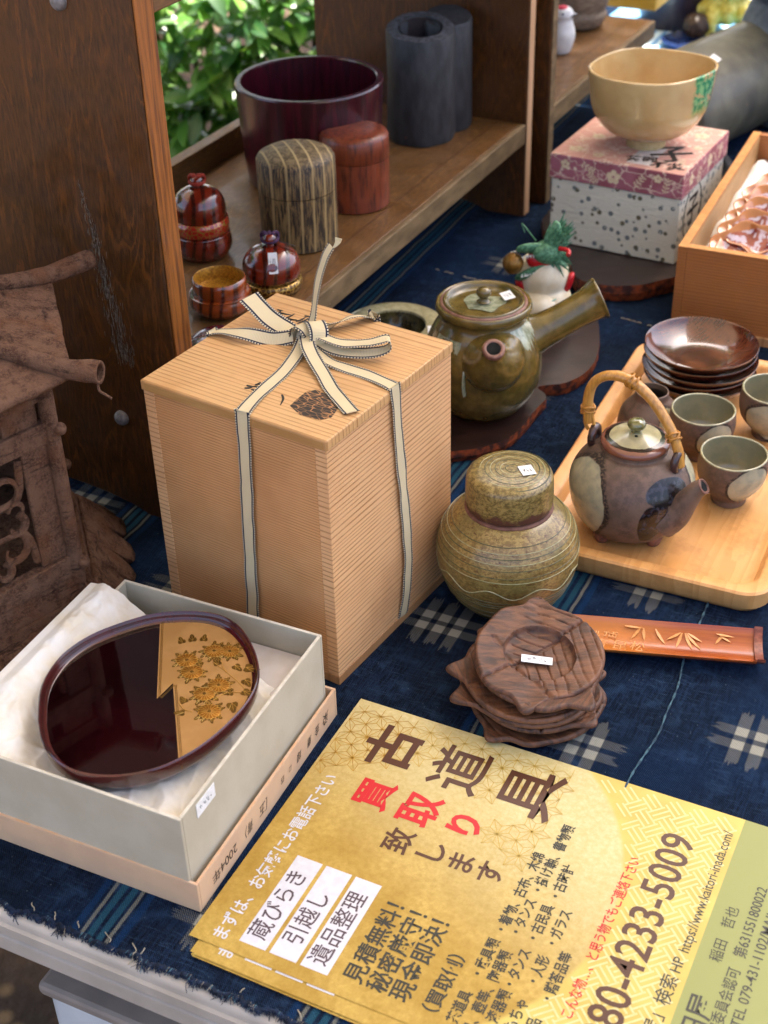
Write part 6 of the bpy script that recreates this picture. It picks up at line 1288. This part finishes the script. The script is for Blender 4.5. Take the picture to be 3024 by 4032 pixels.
# ------------------------------------------------------------------ evergreen hedge behind the shelves
def leafmat(name, a, b):
    n = N(name); oi = n.t.nodes.new('ShaderNodeObjectInfo').outputs['Random']; x, y, z = n.xyz()
    col = n.mix(oi, a, b); mid_ = n.band(y, 0, .06, .04); col = n.mix(n.m('MULTIPLY', mid_, .5), col, '#7f9a4a'); n.fin(col, .3, 0, .15, spec=.5)
    n.p.inputs['Roughness'].default_value = .34
    tr = n.t.nodes.new('ShaderNodeBsdfTranslucent'); n.put(tr.inputs[0], n.mix(oi, '#5c8a20', '#7fae34')); mx = n.t.nodes.new('ShaderNodeMixShader'); mx.inputs[0].default_value = .3
    n.link(n.p.outputs[0], mx.inputs[1]); n.link(tr.outputs[0], mx.inputs[2]); n.link(mx.outputs[0], n.t.nodes['Material Output'].inputs[0]); return n.mat
LM = [leafmat('hedge_leaf', '#3c6a28', '#5a8e38'), leafmat('hedge_leaf_light', '#6c9c44', '#90b45c'), leafmat('hedge_leaf_dark', '#28502a', '#3c6c38')]
def leafshape(L_, w_):
    V = []; F = []; st = ((0, .04), (.18, .62), (.42, 1.), (.68, .82), (.88, .4), (1, 0.02))
    for (t_, q) in st:
        zz_ = -.35*(t_-.4)**2*L_*.5; V += [(t_*L_, -q*w_/2, zz_+.12*q*w_), (t_*L_, 0, zz_), (t_*L_, q*w_/2, zz_+.12*q*w_)]
    for i in range(len(st)-1): F += [(i*3, (i+1)*3, (i+1)*3+1, i*3+1), (i*3+1, (i+1)*3+1, (i+1)*3+2, i*3+2)]
    return V, F
hedge = thing('evergreen_hedge', 'dense glossy leaved evergreen hedge behind the display shelves', 'hedge', (0, 0, -70))
meshes = []
for q, (L_, w_) in enumerate(((6.2, 2.6), (5.2, 2.3), (7.0, 2.7))):
    V, F = leafshape(L_, w_)
    for mm in LM:
        me = G().add(V, F).mesh('leaf'); me.materials.append(mm)
        for p in me.polygons: p.use_smooth = True
        meshes.append((me, V, F, mm))
R = random.Random(42); spots = []
def hedge_pt():
    x_ = R.uniform(-95, 38); z_ = R.uniform(-66, 5)
    front = 236+5*sin(x_*.09)+7*mn.noise(Vector((x_*.04, z_*.05, 2)))+ (z_+20)*.1
    return x_, front+abs(R.gauss(0, 11)), z_
big = G(); big3 = [G(), G(), G()]
def rotm(): return Matrix.Rotation(R.uniform(-2.9, -.25), 3, 'Z')@Matrix.Rotation(R.uniform(-.3, .9), 3, 'Y')@Matrix.Rotation(R.uniform(-.8, .8), 3, 'X')
def invis(x_, y_, z_):
    p = Vector((x_, y_, z_-HCAM)); zc = p.dot(fwd); u_ = p.dot(rt)/zc*5565+1512; v_ = 2016-p.dot(up)/zc*5565
    return 500 < u_ < 1300 and -60 < v_ < 760
cnt = 0; pend = []
for k in range(6200):
    x_, y_, z_ = hedge_pt(); m3 = rotm(); r = R.random(); c_ = 0 if r < .5 else (1 if r < .75 else 2); sh = R.randrange(3); pend.append((y_, x_, z_, m3, c_, sh))
pend.sort(key=lambda q: q[0])
for (y_, x_, z_, m3, c_, sh) in pend:
    me, V, F, mm = meshes[sh*3+c_]
    if cnt < 300 and invis(x_, y_, z_):
        o = bpy.data.objects.new('leaf', me); COL.objects.link(o); o.parent = hedge; o.matrix_local = Matrix.Translation(Vector((x_, y_, z_+70))*K)@m3.to_4x4(); cnt += 1
    else:
        big3[c_].add([tuple(m3@Vector(v_)+Vector((x_, y_, z_+70))) for v_ in V], F)
for c_ in range(3):
    o = big3[c_].build('foliage', LM[c_], hedge, smooth=60); o['kind'] = 'stuff'
bk = mat('hedge_bark', '#3a2a1c', '#5a4630', 1, rough=.85)
for k in range(46):
    x_ = -95+k*2.9+R.uniform(-1.5, 1.5); y_ = 246+R.uniform(-3, 18); pts = [(x_, y_, -.5)]
    for q in range(1, 6): pts.append((pts[-1][0]+R.uniform(-4, 4), pts[-1][1]+R.uniform(-4, 3), q*17.))
    G().tube(smoothpts(pts, 3), [1.1-.06*i for i in range(16)], 7).build('stem', bk, hedge, smooth=60)
# leaf litter on the soil
g = G(); 
for k in range(900):
    x_, y_ = R.uniform(-130, 90), R.uniform(180, 330); a = R.uniform(0, 6.3); L_ = R.uniform(3, 6); V, F = leafshape(L_, L_*.42); m3 = Matrix.Rotation(a, 3, 'Z')@Matrix.Rotation(R.uniform(-.2, .2), 3, 'Y')
    g.add([tuple(m3@Vector(v_)+Vector((x_, y_, -69.5))) for v_ in V], F)
o = g.build('leaf_litter', mat('dry_leaf', '#8a6440', '#5e4128', .5, rough=.8), None); tag(o, 'dry brown leaves scattered on the soil under the hedge', 'leaf litter', kind='stuff')

# ------------------------------------------------------------------ trees added beyond the hedge, mostly unseen, to darken glaze and lacquer reflections
R = random.Random(77); tm = LM[2]
for k, (tx, ty, hh, cr_) in enumerate(((-230, 430, 330, 120), (-80, 455, 350, 125), (80, 440, 330, 120), (235, 470, 340, 125), (-330, 250, 320, 110))):
    t = thing('added_backdrop_tree', f'broad dark evergreen tree added to darken reflections, {["left of centre", "centre", "right of centre", "far right", "far left"][k]} in the row beyond the hedge', 'tree', (tx, ty, -70), k)
    G().tube(smoothpts([(0, 0, 0), (6, 3, 90), (-4, 2, 190), (0, 0, hh-50)], 4), [16-.9*i for i in range(13)], 14).build('trunk', bk, t, smooth=60)
    g = G()
    for q in range(1500):
        a, b_ = R.uniform(0, 2*pi), R.uniform(-1, 1); rr = cr_*(.55+.45*R.random())*(1+.2*sin(3*a+k)); h_ = sqrt(1-b_*b_)
        c = Vector((rr*h_*cos(a), rr*h_*sin(a), hh-90+rr*b_*.95)); m3 = rotm(); L_ = R.uniform(14, 24); V, F = leafshape(L_, L_*.6); g.add([tuple(m3@Vector(v_)+c) for v_ in V], F)
    o = g.build('crown', tm, t, smooth=60)
